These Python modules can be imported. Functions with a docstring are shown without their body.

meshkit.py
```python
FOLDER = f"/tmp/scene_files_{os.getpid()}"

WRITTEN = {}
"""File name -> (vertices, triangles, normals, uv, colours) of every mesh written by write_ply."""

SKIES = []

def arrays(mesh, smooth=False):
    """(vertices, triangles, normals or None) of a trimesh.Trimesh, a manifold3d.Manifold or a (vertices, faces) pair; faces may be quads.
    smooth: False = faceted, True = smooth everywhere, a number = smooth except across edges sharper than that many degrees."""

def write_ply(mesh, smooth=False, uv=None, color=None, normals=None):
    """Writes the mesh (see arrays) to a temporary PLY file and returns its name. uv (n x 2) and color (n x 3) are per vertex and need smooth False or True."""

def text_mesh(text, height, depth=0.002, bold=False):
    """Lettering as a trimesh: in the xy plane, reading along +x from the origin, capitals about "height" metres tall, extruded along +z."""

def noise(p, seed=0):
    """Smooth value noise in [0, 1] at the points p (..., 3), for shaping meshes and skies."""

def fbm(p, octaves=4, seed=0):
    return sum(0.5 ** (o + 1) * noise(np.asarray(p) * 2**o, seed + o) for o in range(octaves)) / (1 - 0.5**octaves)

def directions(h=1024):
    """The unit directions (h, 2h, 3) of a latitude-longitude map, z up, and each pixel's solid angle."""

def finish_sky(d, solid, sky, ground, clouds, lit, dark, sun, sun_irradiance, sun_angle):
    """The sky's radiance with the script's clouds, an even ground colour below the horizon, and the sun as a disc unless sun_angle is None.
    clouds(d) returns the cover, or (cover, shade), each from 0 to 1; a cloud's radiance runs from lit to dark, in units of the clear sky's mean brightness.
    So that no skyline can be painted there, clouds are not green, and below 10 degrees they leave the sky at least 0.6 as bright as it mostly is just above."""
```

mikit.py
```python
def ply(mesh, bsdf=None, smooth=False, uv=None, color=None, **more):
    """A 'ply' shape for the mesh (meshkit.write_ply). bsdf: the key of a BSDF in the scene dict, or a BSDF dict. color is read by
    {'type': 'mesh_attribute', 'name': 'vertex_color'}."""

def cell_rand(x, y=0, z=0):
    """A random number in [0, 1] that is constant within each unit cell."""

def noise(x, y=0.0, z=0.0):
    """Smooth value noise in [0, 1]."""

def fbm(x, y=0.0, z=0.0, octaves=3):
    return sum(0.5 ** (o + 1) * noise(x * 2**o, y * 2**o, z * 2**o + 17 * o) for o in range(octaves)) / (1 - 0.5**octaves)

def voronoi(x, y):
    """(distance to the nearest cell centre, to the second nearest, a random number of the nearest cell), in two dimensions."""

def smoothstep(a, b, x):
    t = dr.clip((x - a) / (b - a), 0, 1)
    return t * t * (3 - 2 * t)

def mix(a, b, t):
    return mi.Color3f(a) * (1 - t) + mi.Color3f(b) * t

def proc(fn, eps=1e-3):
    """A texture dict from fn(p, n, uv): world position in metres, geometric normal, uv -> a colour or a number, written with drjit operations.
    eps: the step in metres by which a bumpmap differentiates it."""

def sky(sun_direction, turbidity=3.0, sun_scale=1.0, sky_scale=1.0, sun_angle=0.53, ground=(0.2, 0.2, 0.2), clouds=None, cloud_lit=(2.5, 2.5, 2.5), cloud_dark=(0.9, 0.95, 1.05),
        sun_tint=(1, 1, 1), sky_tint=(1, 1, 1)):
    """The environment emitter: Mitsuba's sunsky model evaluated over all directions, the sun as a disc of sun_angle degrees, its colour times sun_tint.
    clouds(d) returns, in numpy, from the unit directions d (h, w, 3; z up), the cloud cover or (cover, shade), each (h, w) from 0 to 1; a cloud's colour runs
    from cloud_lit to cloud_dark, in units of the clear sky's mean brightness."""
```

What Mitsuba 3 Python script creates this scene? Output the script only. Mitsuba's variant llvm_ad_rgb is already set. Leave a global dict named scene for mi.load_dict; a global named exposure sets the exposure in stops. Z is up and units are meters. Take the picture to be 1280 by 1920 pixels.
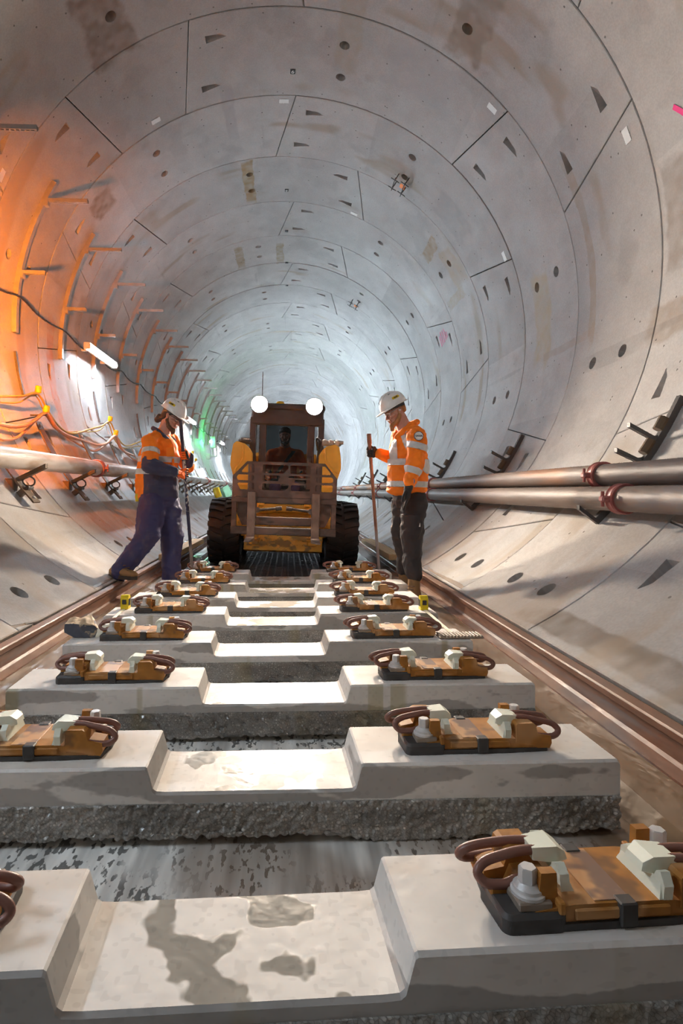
import math, random
import numpy as np, trimesh, manifold3d as m3
from shapely.geometry import Polygon, Point, box as sbox
from shapely.ops import unary_union
from scipy.spatial import cKDTree
import drjit as dr
import mitsuba as mi, mikit, meshkit
from mikit import proc, fbm, noise, voronoi, cell_rand, smoothstep, mix
T = mi.ScalarTransform4f
PI = math.pi
random.seed(7); rng = np.random.default_rng(7)
scene, labels = {}, {}

# ------------------------------------------------------------------ camera, exposure, large lights
CX, CZ, F = 0.09, 1.234, 1087.0
exposure = 1.32
scene['camera'] = dict(type='perspective', fov=2 * math.degrees(math.atan(640 / F)), fov_axis='x', near_clip=0.05, far_clip=200.0,
                       principal_point_offset_x=100 / 1280, principal_point_offset_y=39 / 1920,
                       to_world=T().look_at([CX, 0, CZ], [CX, 1, CZ], [0, 0, 1]))
BATTEN = (200.0, 236.0, 270.0)          # radiance of the fluorescent battens
HEAD = (1300.0, 1080.0, 850.0)         # radiance of the loader's work lights
ORANGE = (2700.0, 590.0, 32.0)       # the sodium work lamp on the left wall
GREEN = (20.0, 420.0, 80.0)
R, AX = 3.3, 3.3                      # tunnel radius, height of its axis over the invert
RL, Y0 = 1.441, 4.972                 # ring length, ring joint 0
def Yr(k): return Y0 + RL * k
def mid(k): return Yr(k) + RL / 2
def wallx(z): return math.sqrt(max(R * R - (z - AX) ** 2, 0))

# ------------------------------------------------------------------ materials
def rgbv(*c): return {'type': 'rgb', 'value': list(c)}
def pr(key, col, rough=0.6, metal=0.0, spec=0.5, bump=None, bs=0.0, **kw):
    c = rgbv(*col) if isinstance(col, tuple) else proc(col)
    r = rough if not callable(rough) else proc(rough)
    b = {'type': 'principled', 'base_color': c, 'roughness': r, 'metallic': metal, 'specular': spec, **kw}
    if bump: b = {'type': 'bumpmap', 'bump_tex': proc(bump, eps=3e-3), 'scale': bs, 'bsdf': b}
    scene[key] = {'type': 'twosided', 'bsdf': b}
    return key
def g(v): return mi.Color3f(v)
STAINS = [  # angle, y, half width along the ring, half length along the tunnel, colour, strength: rust runs and washed patches seen on the lining
    (-10.2, 10.02, .10, .70, (.27, .19, .09), .75), (-17.4, 13.0, .10, .6, (.26, .19, .10), .7), (-1.6, 13.08, .09, .6, (.25, .19, .10), .6), (50.4, 10.05, .12, .42, (.26, .19, .11), .75),
    (59.5, 9.66, .36, .30, (.32, .26, .18), .6), (66.7, 10.15, .10, .50, (.30, .24, .16), .6), (36.6, 5.72, .22, .62, (.20, .165, .13), .7), (82.5, 6.1, 1.05, .07, (.30, .23, .16), .55), (88.2, 7.3, .62, .24, (.38, .31, .19), .55),
    (51.6, 8.75, .42, .34, (.26, .26, .26), .55), (-33.3, 6.0, .30, .5, (.16, .12, .09), .65), (-51.2, 8.35, .22, .25, (.22, .17, .12), .7), (86, 4.75, .45, .16, (.20, .165, .13), .5), (97, 6.7, .05, .62, (.33, .28, .24), .5), (101.5, 4.6, .18, .5, (.24, .19, .14), .5),
    (-12.7, 8.1, .09, .66, (.30, .30, .31), .5), (-106, 8.25, 1.3, .13, (.40, .17, .07), .6), (-128, 8.1, 1.0, .22, (.34, .20, .10), .6), (-140, 7.1, .9, .2, (.30, .19, .11), .5), (149.5, 2.6, .10, 1.2, (.17, .14, .11), .75), (30, 6.85, .5, .40, (.29, .29, .30), .4), (14, 6.7, .16, .6, (.30, .26, .20), .45)]
def lining_col(p, n, uv):
    th = dr.atan2(p.x, p.z - AX) * R
    k = dr.floor((p.y - Y0) / RL)
    base = 0.37 + 0.08 * (cell_rand(k, dr.floor(th / 3.9 + cell_rand(k, 3) * 5), 4) - 0.5)
    a = fbm(th * 0.9, p.y * 0.9, 3.0, 4); b = fbm(th * 5.0, p.y * 4.0, 9.0, 3); fine = noise(th * 90, p.y * 90)
    v = base * (0.76 + 0.26 * a + 0.20 * b + 0.13 * (fine - .5))
    c = mi.Color3f(v * 1.0, v * 0.985, v * 0.965)
    # brown run stains along the ring, and rubbed dark patches
    s = smoothstep(0.60, 0.74, fbm(th * 0.55 + 40, p.y * 2.6, k * 3.1, 3)) * smoothstep(0.42, 0.62, fbm(th * 1.6, p.y * 3.0, 21.0, 2))
    c = mix(c, mi.Color3f(0.27, 0.215, 0.15), 0.62 * s)
    d = smoothstep(0.60, 0.70, fbm(th * 2.2 + 11, p.y * 2.0, 5.0, 4))
    c = mix(c, c * 0.78, 0.40 * d)
    ed = 0.55 * (fbm(th * 6, p.y * 6, 12.0, 4) - 0.5)
    for t0, y0, ws, wy, col, s0 in STAINS:
        e = dr.maximum(dr.abs(th - math.radians(t0) * R) / ws, dr.abs(p.y - y0) / wy)
        c = mix(c, mi.Color3f(*col), s0 * smoothstep(1.05, 0.75, e + ed) * (0.55 + 0.75 * noise(th * 14, p.y * 14, 3.0)))
    # straight form-board lines and scratches
    st = smoothstep(0.93, 0.97, noise(th * 7 + 3, p.y * 0.35, 2.0)) * noise(th * 0.8, p.y * 5, 8.0)
    c = mix(c, c * 0.62, 0.5 * st)
    vo = voronoi(th * 7, p.y * 7); pits = smoothstep(0.085, 0.05, vo[0]) * smoothstep(0.90, 0.92, vo[2])
    c = mix(c, mi.Color3f(0.09, 0.085, 0.08), 0.8 * pits)
    # mud washed down the lower sides
    low = smoothstep(1.5, 0.45, p.z) * smoothstep(0.40, 0.68, fbm(th * 1.1, p.y * 3.5, 31.0, 4))
    return mix(c, mi.Color3f(0.30, 0.235, 0.17), 0.55 * low)
def lining_rough(p, n, uv):
    th = dr.atan2(p.x, p.z - AX) * R
    return 0.50 + 0.25 * fbm(th * 1.5, p.y * 1.5, 2.0, 3)
def lining_bump(p, n, uv):
    th = dr.atan2(p.x, p.z - AX) * R
    return 0.6 * fbm(th * 3, p.y * 3, 1.0, 3) + 0.4 * fbm(th * 24, p.y * 24, 4.0, 2)
pr('m_lining', lining_col, lining_rough, spec=0.35, bump=lining_bump, bs=0.004)
def pocket_col(p, n, uv):
    return g(0.2 + 0.12 * fbm(p.x * 9, p.y * 9, p.z * 9, 3))
pr('m_grout', (0.05, 0.047, 0.043), 0.9)
def sleeper_col(p, n, uv):
    a = fbm(p.x * 2.2, p.y * 2.2, p.z * 2.2, 3); b = fbm(p.x * 14, p.y * 14, p.z * 14, 3)
    v = 0.40 + 0.20 * a + 0.13 * b - 0.05 * smoothstep(0.66, 0.80, noise(p.x * 70, p.y * 70, p.z * 70))
    c = mi.Color3f(v, v * 0.975, v * 0.935)
    top = smoothstep(0.75, 0.95, n.z)
    # dried rust wash on the tops, dark water marks on the upright faces
    w = smoothstep(0.55, 0.72, fbm(p.x * 3.1 + 5, p.y * 6, 7.0, 3))
    c = mix(c, mi.Color3f(0.46, 0.36, 0.25), 0.28 * w * top)
    wet = smoothstep(0.50, 0.535, fbm(p.x * 2.6 + 9, p.y * 3, p.z * 9, 2) + 0.16 * (fbm(p.x * 18, p.y * 9, p.z * 30, 3) - 0.5) + 1.4 * (0.300 - p.z)) * (1 - top)
    c = mix(c, c * 0.50, 0.85 * wet)
    run = smoothstep(0.68, 0.80, noise(p.x * 7 + 2, p.y * 1.3, 1.0)) * smoothstep(0.35, 0.6, noise(p.x * 30, p.y * 2, p.z * 3))
    c = mix(c, mi.Color3f(0.24, 0.20, 0.06), 0.50 * run * (1 - top))
    # damp pools in the middle of the trough
    pool = pool_mask(p) * top
    return mix(c, c * mi.Color3f(0.40, 0.385, 0.34), 0.9 * pool)
def pool_mask(p):
    d = smoothstep(0.30, 0.08, dr.abs(p.x + 0.01))
    return smoothstep(0.50, 0.54, fbm(p.x * 6.5 + 4.7, p.y * 6.8 + 8.1, 3.0, 4) + 0.30 * (d - 0.52)) * smoothstep(0.31, 0.30, p.z) * smoothstep(0.02, 0.10, d)
def sleeper_rough(p, n, uv):
    top = smoothstep(0.75, 0.95, n.z)
    return 0.50 + 0.2 * fbm(p.x * 6, p.y * 6, p.z * 6, 2) - 0.36 * pool_mask(p) * top
def sleeper_bump(p, n, uv):
    return 0.28 * fbm(p.x * 30, p.y * 30, p.z * 30, 3)
pr('m_sleeper', sleeper_col, sleeper_rough, spec=0.5, bump=sleeper_bump, bs=0.006)
def agg_col(p, n, uv):
    d1, d2, w = voronoi(p.x * 95 + p.y * 40, p.z * 95 + p.y * 31)
    v = 0.15 + 0.16 * fbm(p.x * 130, p.y * 130, p.z * 130, 3) + 0.17 * smoothstep(0.72, 0.95, w) * smoothstep(0.50, 0.25, d1)
    v = v * (0.72 + 0.35 * smoothstep(0.0, 0.25, d2 - d1))
    c = mi.Color3f(v, v * 0.985, v * 0.93)
    run = smoothstep(0.62, 0.78, noise(p.x * 7 + 2, p.y * 1.3, 1.0))
    c = mix(c, mi.Color3f(0.21, 0.17, 0.06), 0.45 * run)
    return mix(c, c * 0.55, smoothstep(0.45, 0.65, fbm(p.x * 3, p.y * 3, p.z * 5, 3)))
pr('m_aggregate', agg_col, 0.30, spec=0.6)
def floor_col(p, n, uv):
    s = fbm(p.x * 26, p.y * 2.2, 2.0, 3); a = fbm(p.x * 1.6, p.y * 1.6, 5.0, 3); pit = smoothstep(0.56, 0.66, fbm(p.x * 75, p.y * 34, 8.0, 3)) * smoothstep(0.25, 0.45, fbm(p.x * 6, p.y * 4, 2.0, 2))
    v = 0.26 + 0.66 * s
    c = mi.Color3f(v, v, v * 0.96)
    side = smoothstep(0.75, 1.15, dr.abs(p.x))
    c = mix(c, mi.Color3f(0.05, 0.052, 0.05), 0.85 * pit)
    c = mix(c, mi.Color3f(0.155, 0.105, 0.065), dr.maximum(side, smoothstep(0.52, 0.66, a) * 0.6))
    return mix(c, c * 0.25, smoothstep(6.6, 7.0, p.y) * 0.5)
def floor_rough(p, n, uv):
    return 0.16 + 0.45 * smoothstep(0.40, 0.62, fbm(p.x * 4, p.y * 4, 1.0, 4))
def floor_bump(p, n, uv): return fbm(p.x * 22, p.y * 9, p.z * 9, 4)
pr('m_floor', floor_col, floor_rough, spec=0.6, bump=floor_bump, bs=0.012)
def rail_col(p, n, uv):
    a = fbm(p.x * 20, p.y * 6, p.z * 40, 4); b = fbm(p.x * 6, p.y * 1.1, p.z * 12, 3)
    c = mix(mi.Color3f(0.095, 0.038, 0.019), mi.Color3f(0.18, 0.082, 0.045), a)
    c = mix(c, mi.Color3f(0.10, 0.09, 0.095), 0.75 * smoothstep(0.52, 0.66, b))
    mud = smoothstep(0.45, 0.62, fbm(p.x * 3, p.y * 2.5, p.z * 6, 3)) * smoothstep(0.30, 0.24, p.z)
    c = mix(c, mi.Color3f(0.26, 0.145, 0.088), 0.6 * mud)
    return mix(c, mi.Color3f(0.25, 0.15, 0.105), 0.6 * smoothstep(0.362, 0.368, p.z))
pr('m_rail', rail_col, lambda p, n, uv: 0.34 + 0.35 * fbm(p.x * 9, p.y * 5, p.z * 9, 3), spec=0.55, bump=lambda p, n, uv: fbm(p.x * 40, p.y * 22, p.z * 40, 3), bs=0.003)
def rust_col(p, n, uv):
    a = fbm(p.x * 26, p.y * 26, p.z * 26, 4); b = fbm(p.x * 9 + 4, p.y * 9, p.z * 9, 3)
    c = mix(mi.Color3f(0.20, 0.075, 0.012), mi.Color3f(0.42, 0.185, 0.035), a)
    c = mix(c, mi.Color3f(0.50, 0.30, 0.15), 0.6 * smoothstep(0.50, 0.66, b))
    return mix(c, mi.Color3f(0.10, 0.055, 0.03), 0.7 * smoothstep(0.60, 0.72, fbm(p.x * 14, p.y * 14 + 9, p.z * 14, 3)))
pr('m_rust', rust_col, 0.62, spec=0.35)
def seat_col(p, n, uv):
    b = fbm(p.x * 17 + 4, p.y * 17, p.z * 9, 3)
    return mix(mi.Color3f(0.17, 0.105, 0.075), mi.Color3f(0.46, 0.25, 0.11), smoothstep(0.40, 0.56, b))
pr('m_seat', seat_col, 0.45, spec=0.5)
pr('m_rubber', lambda p, n, uv: g(0.018 + 0.03 * fbm(p.x * 30, p.y * 30, p.z * 30, 3)), 0.55)
pr('m_clip', lambda p, n, uv: mix(mi.Color3f(0.135, 0.058, 0.043), mi.Color3f(0.19, 0.085, 0.062), fbm(p.x * 25, p.y * 25, p.z * 25, 3)), 0.42)
pr('m_nylon', (0.70, 0.73, 0.62), 0.42)
pr('m_zinc', lambda p, n, uv: g(0.50 + 0.14 * fbm(p.x * 40, p.y * 40, p.z * 40, 3)), 0.45, metal=0.35)
pr('m_washer', lambda p, n, uv: mix(mi.Color3f(0.20, 0.15, 0.11), mi.Color3f(0.34, 0.30, 0.26), fbm(p.x * 30, p.y * 30, p.z * 30, 3)), 0.5, metal=0.4)

# ------------------------------------------------------------------ mesh helpers
def add(key, mesh, mat, smooth=30, world=None, **kw):
    if isinstance(mesh, list): mesh = trimesh.util.concatenate([tm(m) for m in mesh])
    d = mikit.ply(mesh, mat, smooth, **kw)
    if world is not None: d['to_world'] = world
    k, n = key, 0
    while k in scene: n += 1; k = f'{key}_{n:03d}'
    scene[k] = d
    return k
def tag(key, label, cat=None, group=None, kind=None):
    d = {}
    if label: d['label'] = label
    if cat: d['category'] = cat
    if group: d['group'] = group
    if kind: d['kind'] = kind
    labels[key] = d
    return key
def uniq(name):
    k, n = name, 0
    while k in labels or k in scene or any(s.startswith(k + '__') for s in scene): n += 1; k = f'{name}_{n:03d}'
    return k
def tm(m):
    if isinstance(m, trimesh.Trimesh): return m
    if hasattr(m, 'to_mesh'):
        q = m.to_mesh(); return trimesh.Trimesh(np.array(q.vert_properties[:, :3], float), np.array(q.tri_verts), process=False)
    return trimesh.Trimesh(*m, process=False)
def man(m):
    m = tm(m); return m3.Manifold(m3.Mesh(vert_properties=np.asarray(m.vertices, np.float32), tri_verts=np.asarray(m.faces, np.uint32)))
def bx(x0, x1, y0, y1, z0, z1, b=0.0):
    """a box, its edges bevelled by b"""
    if b <= 0: return trimesh.creation.box(bounds=[[x0, y0, z0], [x1, y1, z1]])
    pts = []
    for sx in (0, 1):
        for sy in (0, 1):
            for sz in (0, 1):
                c = np.array([(x0, x1)[sx], (y0, y1)[sy], (z0, z1)[sz]]); s = np.array([1 - 2 * sx, 1 - 2 * sy, 1 - 2 * sz]) * b
                for k in range(3):
                    o = s.copy(); o[k] = 0; pts.append(c + o)
    return tm(m3.Manifold.hull_points(np.array(pts)))
def hullpts(p): return tm(m3.Manifold.hull_points(np.asarray(p, float)))
def frame(d):
    d = np.asarray(d, float); d /= np.linalg.norm(d)
    a = np.cross(d, [0, 0, 1.0] if abs(d[2]) < .9 else [1.0, 0, 0]); a /= np.linalg.norm(a)
    return a, np.cross(d, a), d
def place(mesh, o, x, y, z):
    M = np.eye(4); M[:3, 0], M[:3, 1], M[:3, 2], M[:3, 3] = x, y, z, o
    m = tm(mesh).copy(); m.apply_transform(M); return m
def rod(p, q, r, r2=None, n=16):
    p, q = np.asarray(p, float), np.asarray(q, float); a, b, d = frame(q - p); r2 = r if r2 is None else r2
    t = np.arange(n) * 2 * PI / n; ring = np.cos(t)[:, None] * a + np.sin(t)[:, None] * b
    v = np.vstack([p + ring * r, q + ring * r2, [p], [q]]); i = np.arange(n); j = (i + 1) % n
    f = np.vstack([np.stack([i, j, j + n], 1), np.stack([i, j + n, i + n], 1), np.stack([j, i, i * 0 + 2 * n], 1), np.stack([i + n, j + n, i * 0 + 2 * n + 1], 1)])
    m = trimesh.Trimesh(v, f, process=False)
    if m.volume < 0: m.invert()
    return m
def smooth_path(p, n=8):
    p = np.asarray(p, float); out = []
    e = np.vstack([2 * p[0] - p[1], p, 2 * p[-1] - p[-2]])
    for i in range(1, len(e) - 2):
        t = np.linspace(0, 1, n, endpoint=False)[:, None]; a, b, c, d = e[i - 1], e[i], e[i + 1], e[i + 2]
        out.append(0.5 * (2 * b + (c - a) * t + (2 * a - 5 * b + 4 * c - d) * t ** 2 + (3 * b - a - 3 * c + d) * t ** 3))
    return np.vstack(out + [p[-1:]])
def tube(path, r, n=10, sm=8):
    p = smooth_path(path, sm) if sm else np.asarray(path, float)
    t = np.gradient(p, axis=0); t /= np.linalg.norm(t, axis=1, keepdims=True) + 1e-12
    a = np.cross(t[0], [0, 0, 1.0] if abs(t[0][2]) < .9 else [1.0, 0, 0]); rows = []
    ang = np.arange(n) * 2 * PI / n; rr = np.broadcast_to(r, (len(p),))
    for k in range(len(p)):
        a = a - t[k] * np.dot(a, t[k]); a /= np.linalg.norm(a); b = np.cross(t[k], a)
        rows.append(p[k] + rr[k] * (np.cos(ang)[:, None] * a + np.sin(ang)[:, None] * b))
    v = np.vstack(rows + [p[:1], p[-1:]]); f = []; N = len(p)
    i = np.arange(n); j = (i + 1) % n
    for k in range(N - 1): f += [np.stack([k * n + i, k * n + j, (k + 1) * n + j], 1), np.stack([k * n + i, (k + 1) * n + j, (k + 1) * n + i], 1)]
    f += [np.stack([j, i, i * 0 + N * n], 1), np.stack([(N - 1) * n + i, (N - 1) * n + j, i * 0 + N * n + 1], 1)]
    m = trimesh.Trimesh(v, np.vstack(f), process=False)
    if m.volume < 0: m.invert()
    return m
def lathe(prof, o=(0, 0, 0), d=(0, 0, 1), n=24):
    m = trimesh.creation.revolve(np.asarray(prof, float), sections=n); a, b, d = frame(d)
    return place(m, o, a, b, d)
def extr(poly, h, o=(0, 0, 0), x=(1, 0, 0), y=(0, 1, 0)):
    poly = poly if isinstance(poly, Polygon) else Polygon(poly)
    m = trimesh.creation.extrude_polygon(poly, h, engine='earcut'); x, y = np.asarray(x, float), np.asarray(y, float)
    m = place(m, o, x, y, np.cross(x, y)); return m
def xz(poly, y0, y1):
    """a polygon in x-z extruded from y0 to y1"""
    m = extr(poly, y1 - y0, (0, y1, 0), (1, 0, 0), (0, 0, 1)); return m
def yz(poly, x0, x1): return extr(poly, x1 - x0, (x0, 0, 0), (0, 1, 0), (0, 0, 1))
def rrect(w, h, r): return sbox(-w / 2 + r, -h / 2 + r, w / 2 - r, h / 2 - r).buffer(r, quad_segs=5)
def wall(th, y, d=0.0):
    """a point on the lining at th degrees from the crown (clockwise), d inside it"""
    t = math.radians(th); return np.array([(R - d) * math.sin(t), y, AX + (R - d) * math.cos(t)])
# ------------------------------------------------------------------ the setting: tunnel lining of concrete segments
THICK, TILT = 0.15, 2.65
def ring_plan(k):
    """segment bounds: [(angle, type)], type +1 where the seam leans one way, -1 the other"""
    if k == -1 or (k < -1 and k % 2): k0, plan = 183.3, (1, 1, -1, -1, -1)
    elif k == 0: k0, plan = 204.3, (1, 1, -1, -1, -1)
    elif k == 1: k0, plan = -43.3, (1, 1, 1, 1, -1)
    elif k % 2 == 0: k0, plan = -89.5, (1, 1, 1, 1, -1)
    else: k0, plan = 158.9, (1, 1, -1, -1, -1)
    seams = [(k0, -1)]; a = k0 + 22.9
    for t in plan: seams.append((a, t)); a += 67.42
    return seams[:1] + seams[1:], k0
def clip_poly(pts, lo, hi):
    p = Polygon(pts).intersection(sbox(lo, -1, hi, 3)); return p if p.geom_type == 'Polygon' and p.area > 1e-4 else None
def segment(poly, cutters, dR, y0):
    b = 0.006
    q = np.array(poly.exterior.coords)[:-1]; q0 = np.array(poly.buffer(-b, join_style=2).exterior.coords)[:-1]
    m = m3.Manifold.hull_points(np.vstack([np.c_[q0, np.zeros(len(q0))], np.c_[q, np.full(len(q), b)], np.c_[q, np.full(len(q), THICK)]]))
    for c in cutters: m = m - c
    m = m.refine_to_length(0.2)
    me = tm(m); V, Fc = np.asarray(me.vertices), np.asarray(me.faces)
    tri = V[Fc]; inner = np.all(tri[:, :, 2] < 1e-4, axis=1); outer = np.all(tri[:, :, 2] > THICK - 1e-4, axis=1)
    tri, inner = tri[~outer], inner[~outer]
    th = tri[:, :, 0] / R; r = R + dR + tri[:, :, 2]
    P = np.stack([r * np.sin(th), tri[:, :, 1] + y0, AX + r * np.cos(th)], -1)
    n = np.cross(P[:, 1] - P[:, 0], P[:, 2] - P[:, 0]); n /= np.linalg.norm(n, axis=1, keepdims=True) + 1e-20
    N = np.repeat(n[:, None], 3, 1); s = np.stack([-np.sin(th), 0 * th, -np.cos(th)], -1); N[inner] = s[inner]
    path = meshkit.write_ply((P.reshape(-1, 3), np.arange(len(P) * 3).reshape(-1, 3)), normals=N.reshape(-1, 3))
    return {'type': 'ply', 'filename': path, 'face_normals': False, 'bsdf': {'type': 'ref', 'id': 'm_lining'}}
def hole(u, v, r=0.062, dep=0.10): return m3.Manifold.cylinder(dep + 0.02, r * 1.05, r * 0.86, 20).translate([u, v, -0.02])
def wedge(u, v, s, sc=1.0):
    q = np.array([(0, -.055), (0, .06), (s * .27, .012), (s * .2, -.04)]) * sc
    top = np.c_[u + q[:, 0], v + q[:, 1], np.full(4, -.01)]
    deep = np.array([[u + s * .012, v - .042, .11], [u + s * .012, v + .048, .11], [u + s * .08, v, .10]])
    return m3.Manifold.hull_points(np.vstack([top, deep]))
EXTRA = {-1: [(146, .41), (146, .95), (-147.2, .52), (-147.2, 1.08)], 0: [(146, .41), (146, .94)]}
LIM = math.radians(152.0) * R
for k in range(-7, 29):
    seams, k0 = ring_plan(k)
    for i in range(6):
        a, ta = seams[i]; b, tb = seams[i + 1] if i < 5 else (seams[0][0] + 360, -1)
        for shift in (-360, 0, 360):
            A, B = a + shift, b + shift
            def at(ang, t, v): return math.radians(ang + t * TILT * (1 - 2 * v / RL)) * R
            gq = 0.0055
            pts = [(at(A, ta, gq) + gq, gq), (at(B, tb, gq) - gq, gq), (at(B, tb, RL - gq) - gq, RL - gq), (at(A, ta, RL - gq) + gq, RL - gq)]
            poly = clip_poly(pts, -LIM, LIM)
            if poly is None: continue
            cut = []
            if -2 <= k <= 11:
                if i > 0:
                    c = (A + B) / 2
                    if abs(c) < 148:
                        cut += [hole(math.radians(c) * R, v) for v in (0.45, 0.98)]
                    for ang, t, s in ((A, ta, 1), (B, tb, -1)):
                        if t == s and abs(ang) < 148:
                            cut += [wedge(at(ang, t, v) + s * .21, v, s) for v in (.33, 1.10)]
                for ang, v in EXTRA.get(k, []):
                    if A < ang < B: cut.append(hole(math.radians(ang) * R, v, 0.068))
            dR = random.uniform(-.004, .004)
            key = 'wall_lining__segment' if 'wall_lining__segment' not in scene else f'wall_lining__segment_{sum(s.startswith("wall_lining__segment") for s in scene):03d}'
            scene[key] = segment(poly, cut, dR, Yr(k))
tag('wall_lining', 'curved grey precast concrete lining of the bored tunnel', kind='structure')
th = np.radians(np.linspace(-156, 156, 120)); ys = np.array([Yr(-7), Yr(29)])
V = np.array([[(R + THICK - .03) * math.sin(t), y, AX + (R + THICK - .03) * math.cos(t)] for y in ys for t in th]); n_ = len(th); i_ = np.arange(n_ - 1)
add('wall_lining__grout_backing', (V, np.stack([i_, i_ + 1, i_ + 1 + n_, i_ + n_], 1)), 'm_grout', True)
bed = [(-1.66, -.3), (1.66, -.3), (1.66, .44), (1.575, .40), (1.56, .345), (1.585, .215), (1.40, .215), (1.27, .210), (1.222, .13), (1.1, .12), (-1.1, .12), (-1.222, .13), (-1.27, .210), (-1.40, .215), (-1.585, .215), (-1.56, .345), (-1.575, .40), (-1.66, .44)]
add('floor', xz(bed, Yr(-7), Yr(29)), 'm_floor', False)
tag('floor', 'wet concrete track bed with brown mud along both rails', kind='structure')
pr('m_far', (0.42, 0.43, 0.43), 0.8)
add('wall_far', xz(Point(0, AX).buffer(R + .1, quad_segs=20), Yr(29), Yr(29) + .2), 'm_far', False)
tag('wall_far', 'pale closed far end of the tunnel', kind='structure')
pr('m_back', (0.05, 0.05, 0.05), 0.9)
add('wall_back', xz(Point(0, AX).buffer(R + .1, quad_segs=20), Yr(-7) - .2, Yr(-7)), 'm_back', False)
tag('wall_back', 'dark tunnel end behind the viewer', kind='structure')

# ------------------------------------------------------------------ the two rails
prof = [(-.07, 0), (.07, 0), (.07, .012), (.02, .026), (.010, .04), (.010, .108), (.030, .124), (.0325, .150), (.027, .158), (-.027, .158), (-.0325, .150), (-.030, .124), (-.010, .108), (-.010, .04), (-.02, .026), (-.07, .012)]
for s, nm in ((-1, 'left'), (1, 'right')):
    q = [(s * 1.515 + a, .212 + c) for a, c in prof]
    key = uniq('crane_rail')
    ys_ = list(np.arange(Yr(-5), Yr(28), 8.0)) + [Yr(28)]
    add(key, xz(q, ys_[0], ys_[-1]), 'm_rail', 20)
    tag(key, f'rusty steel rail along the foot of the {nm} tunnel wall', 'rail')
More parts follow.
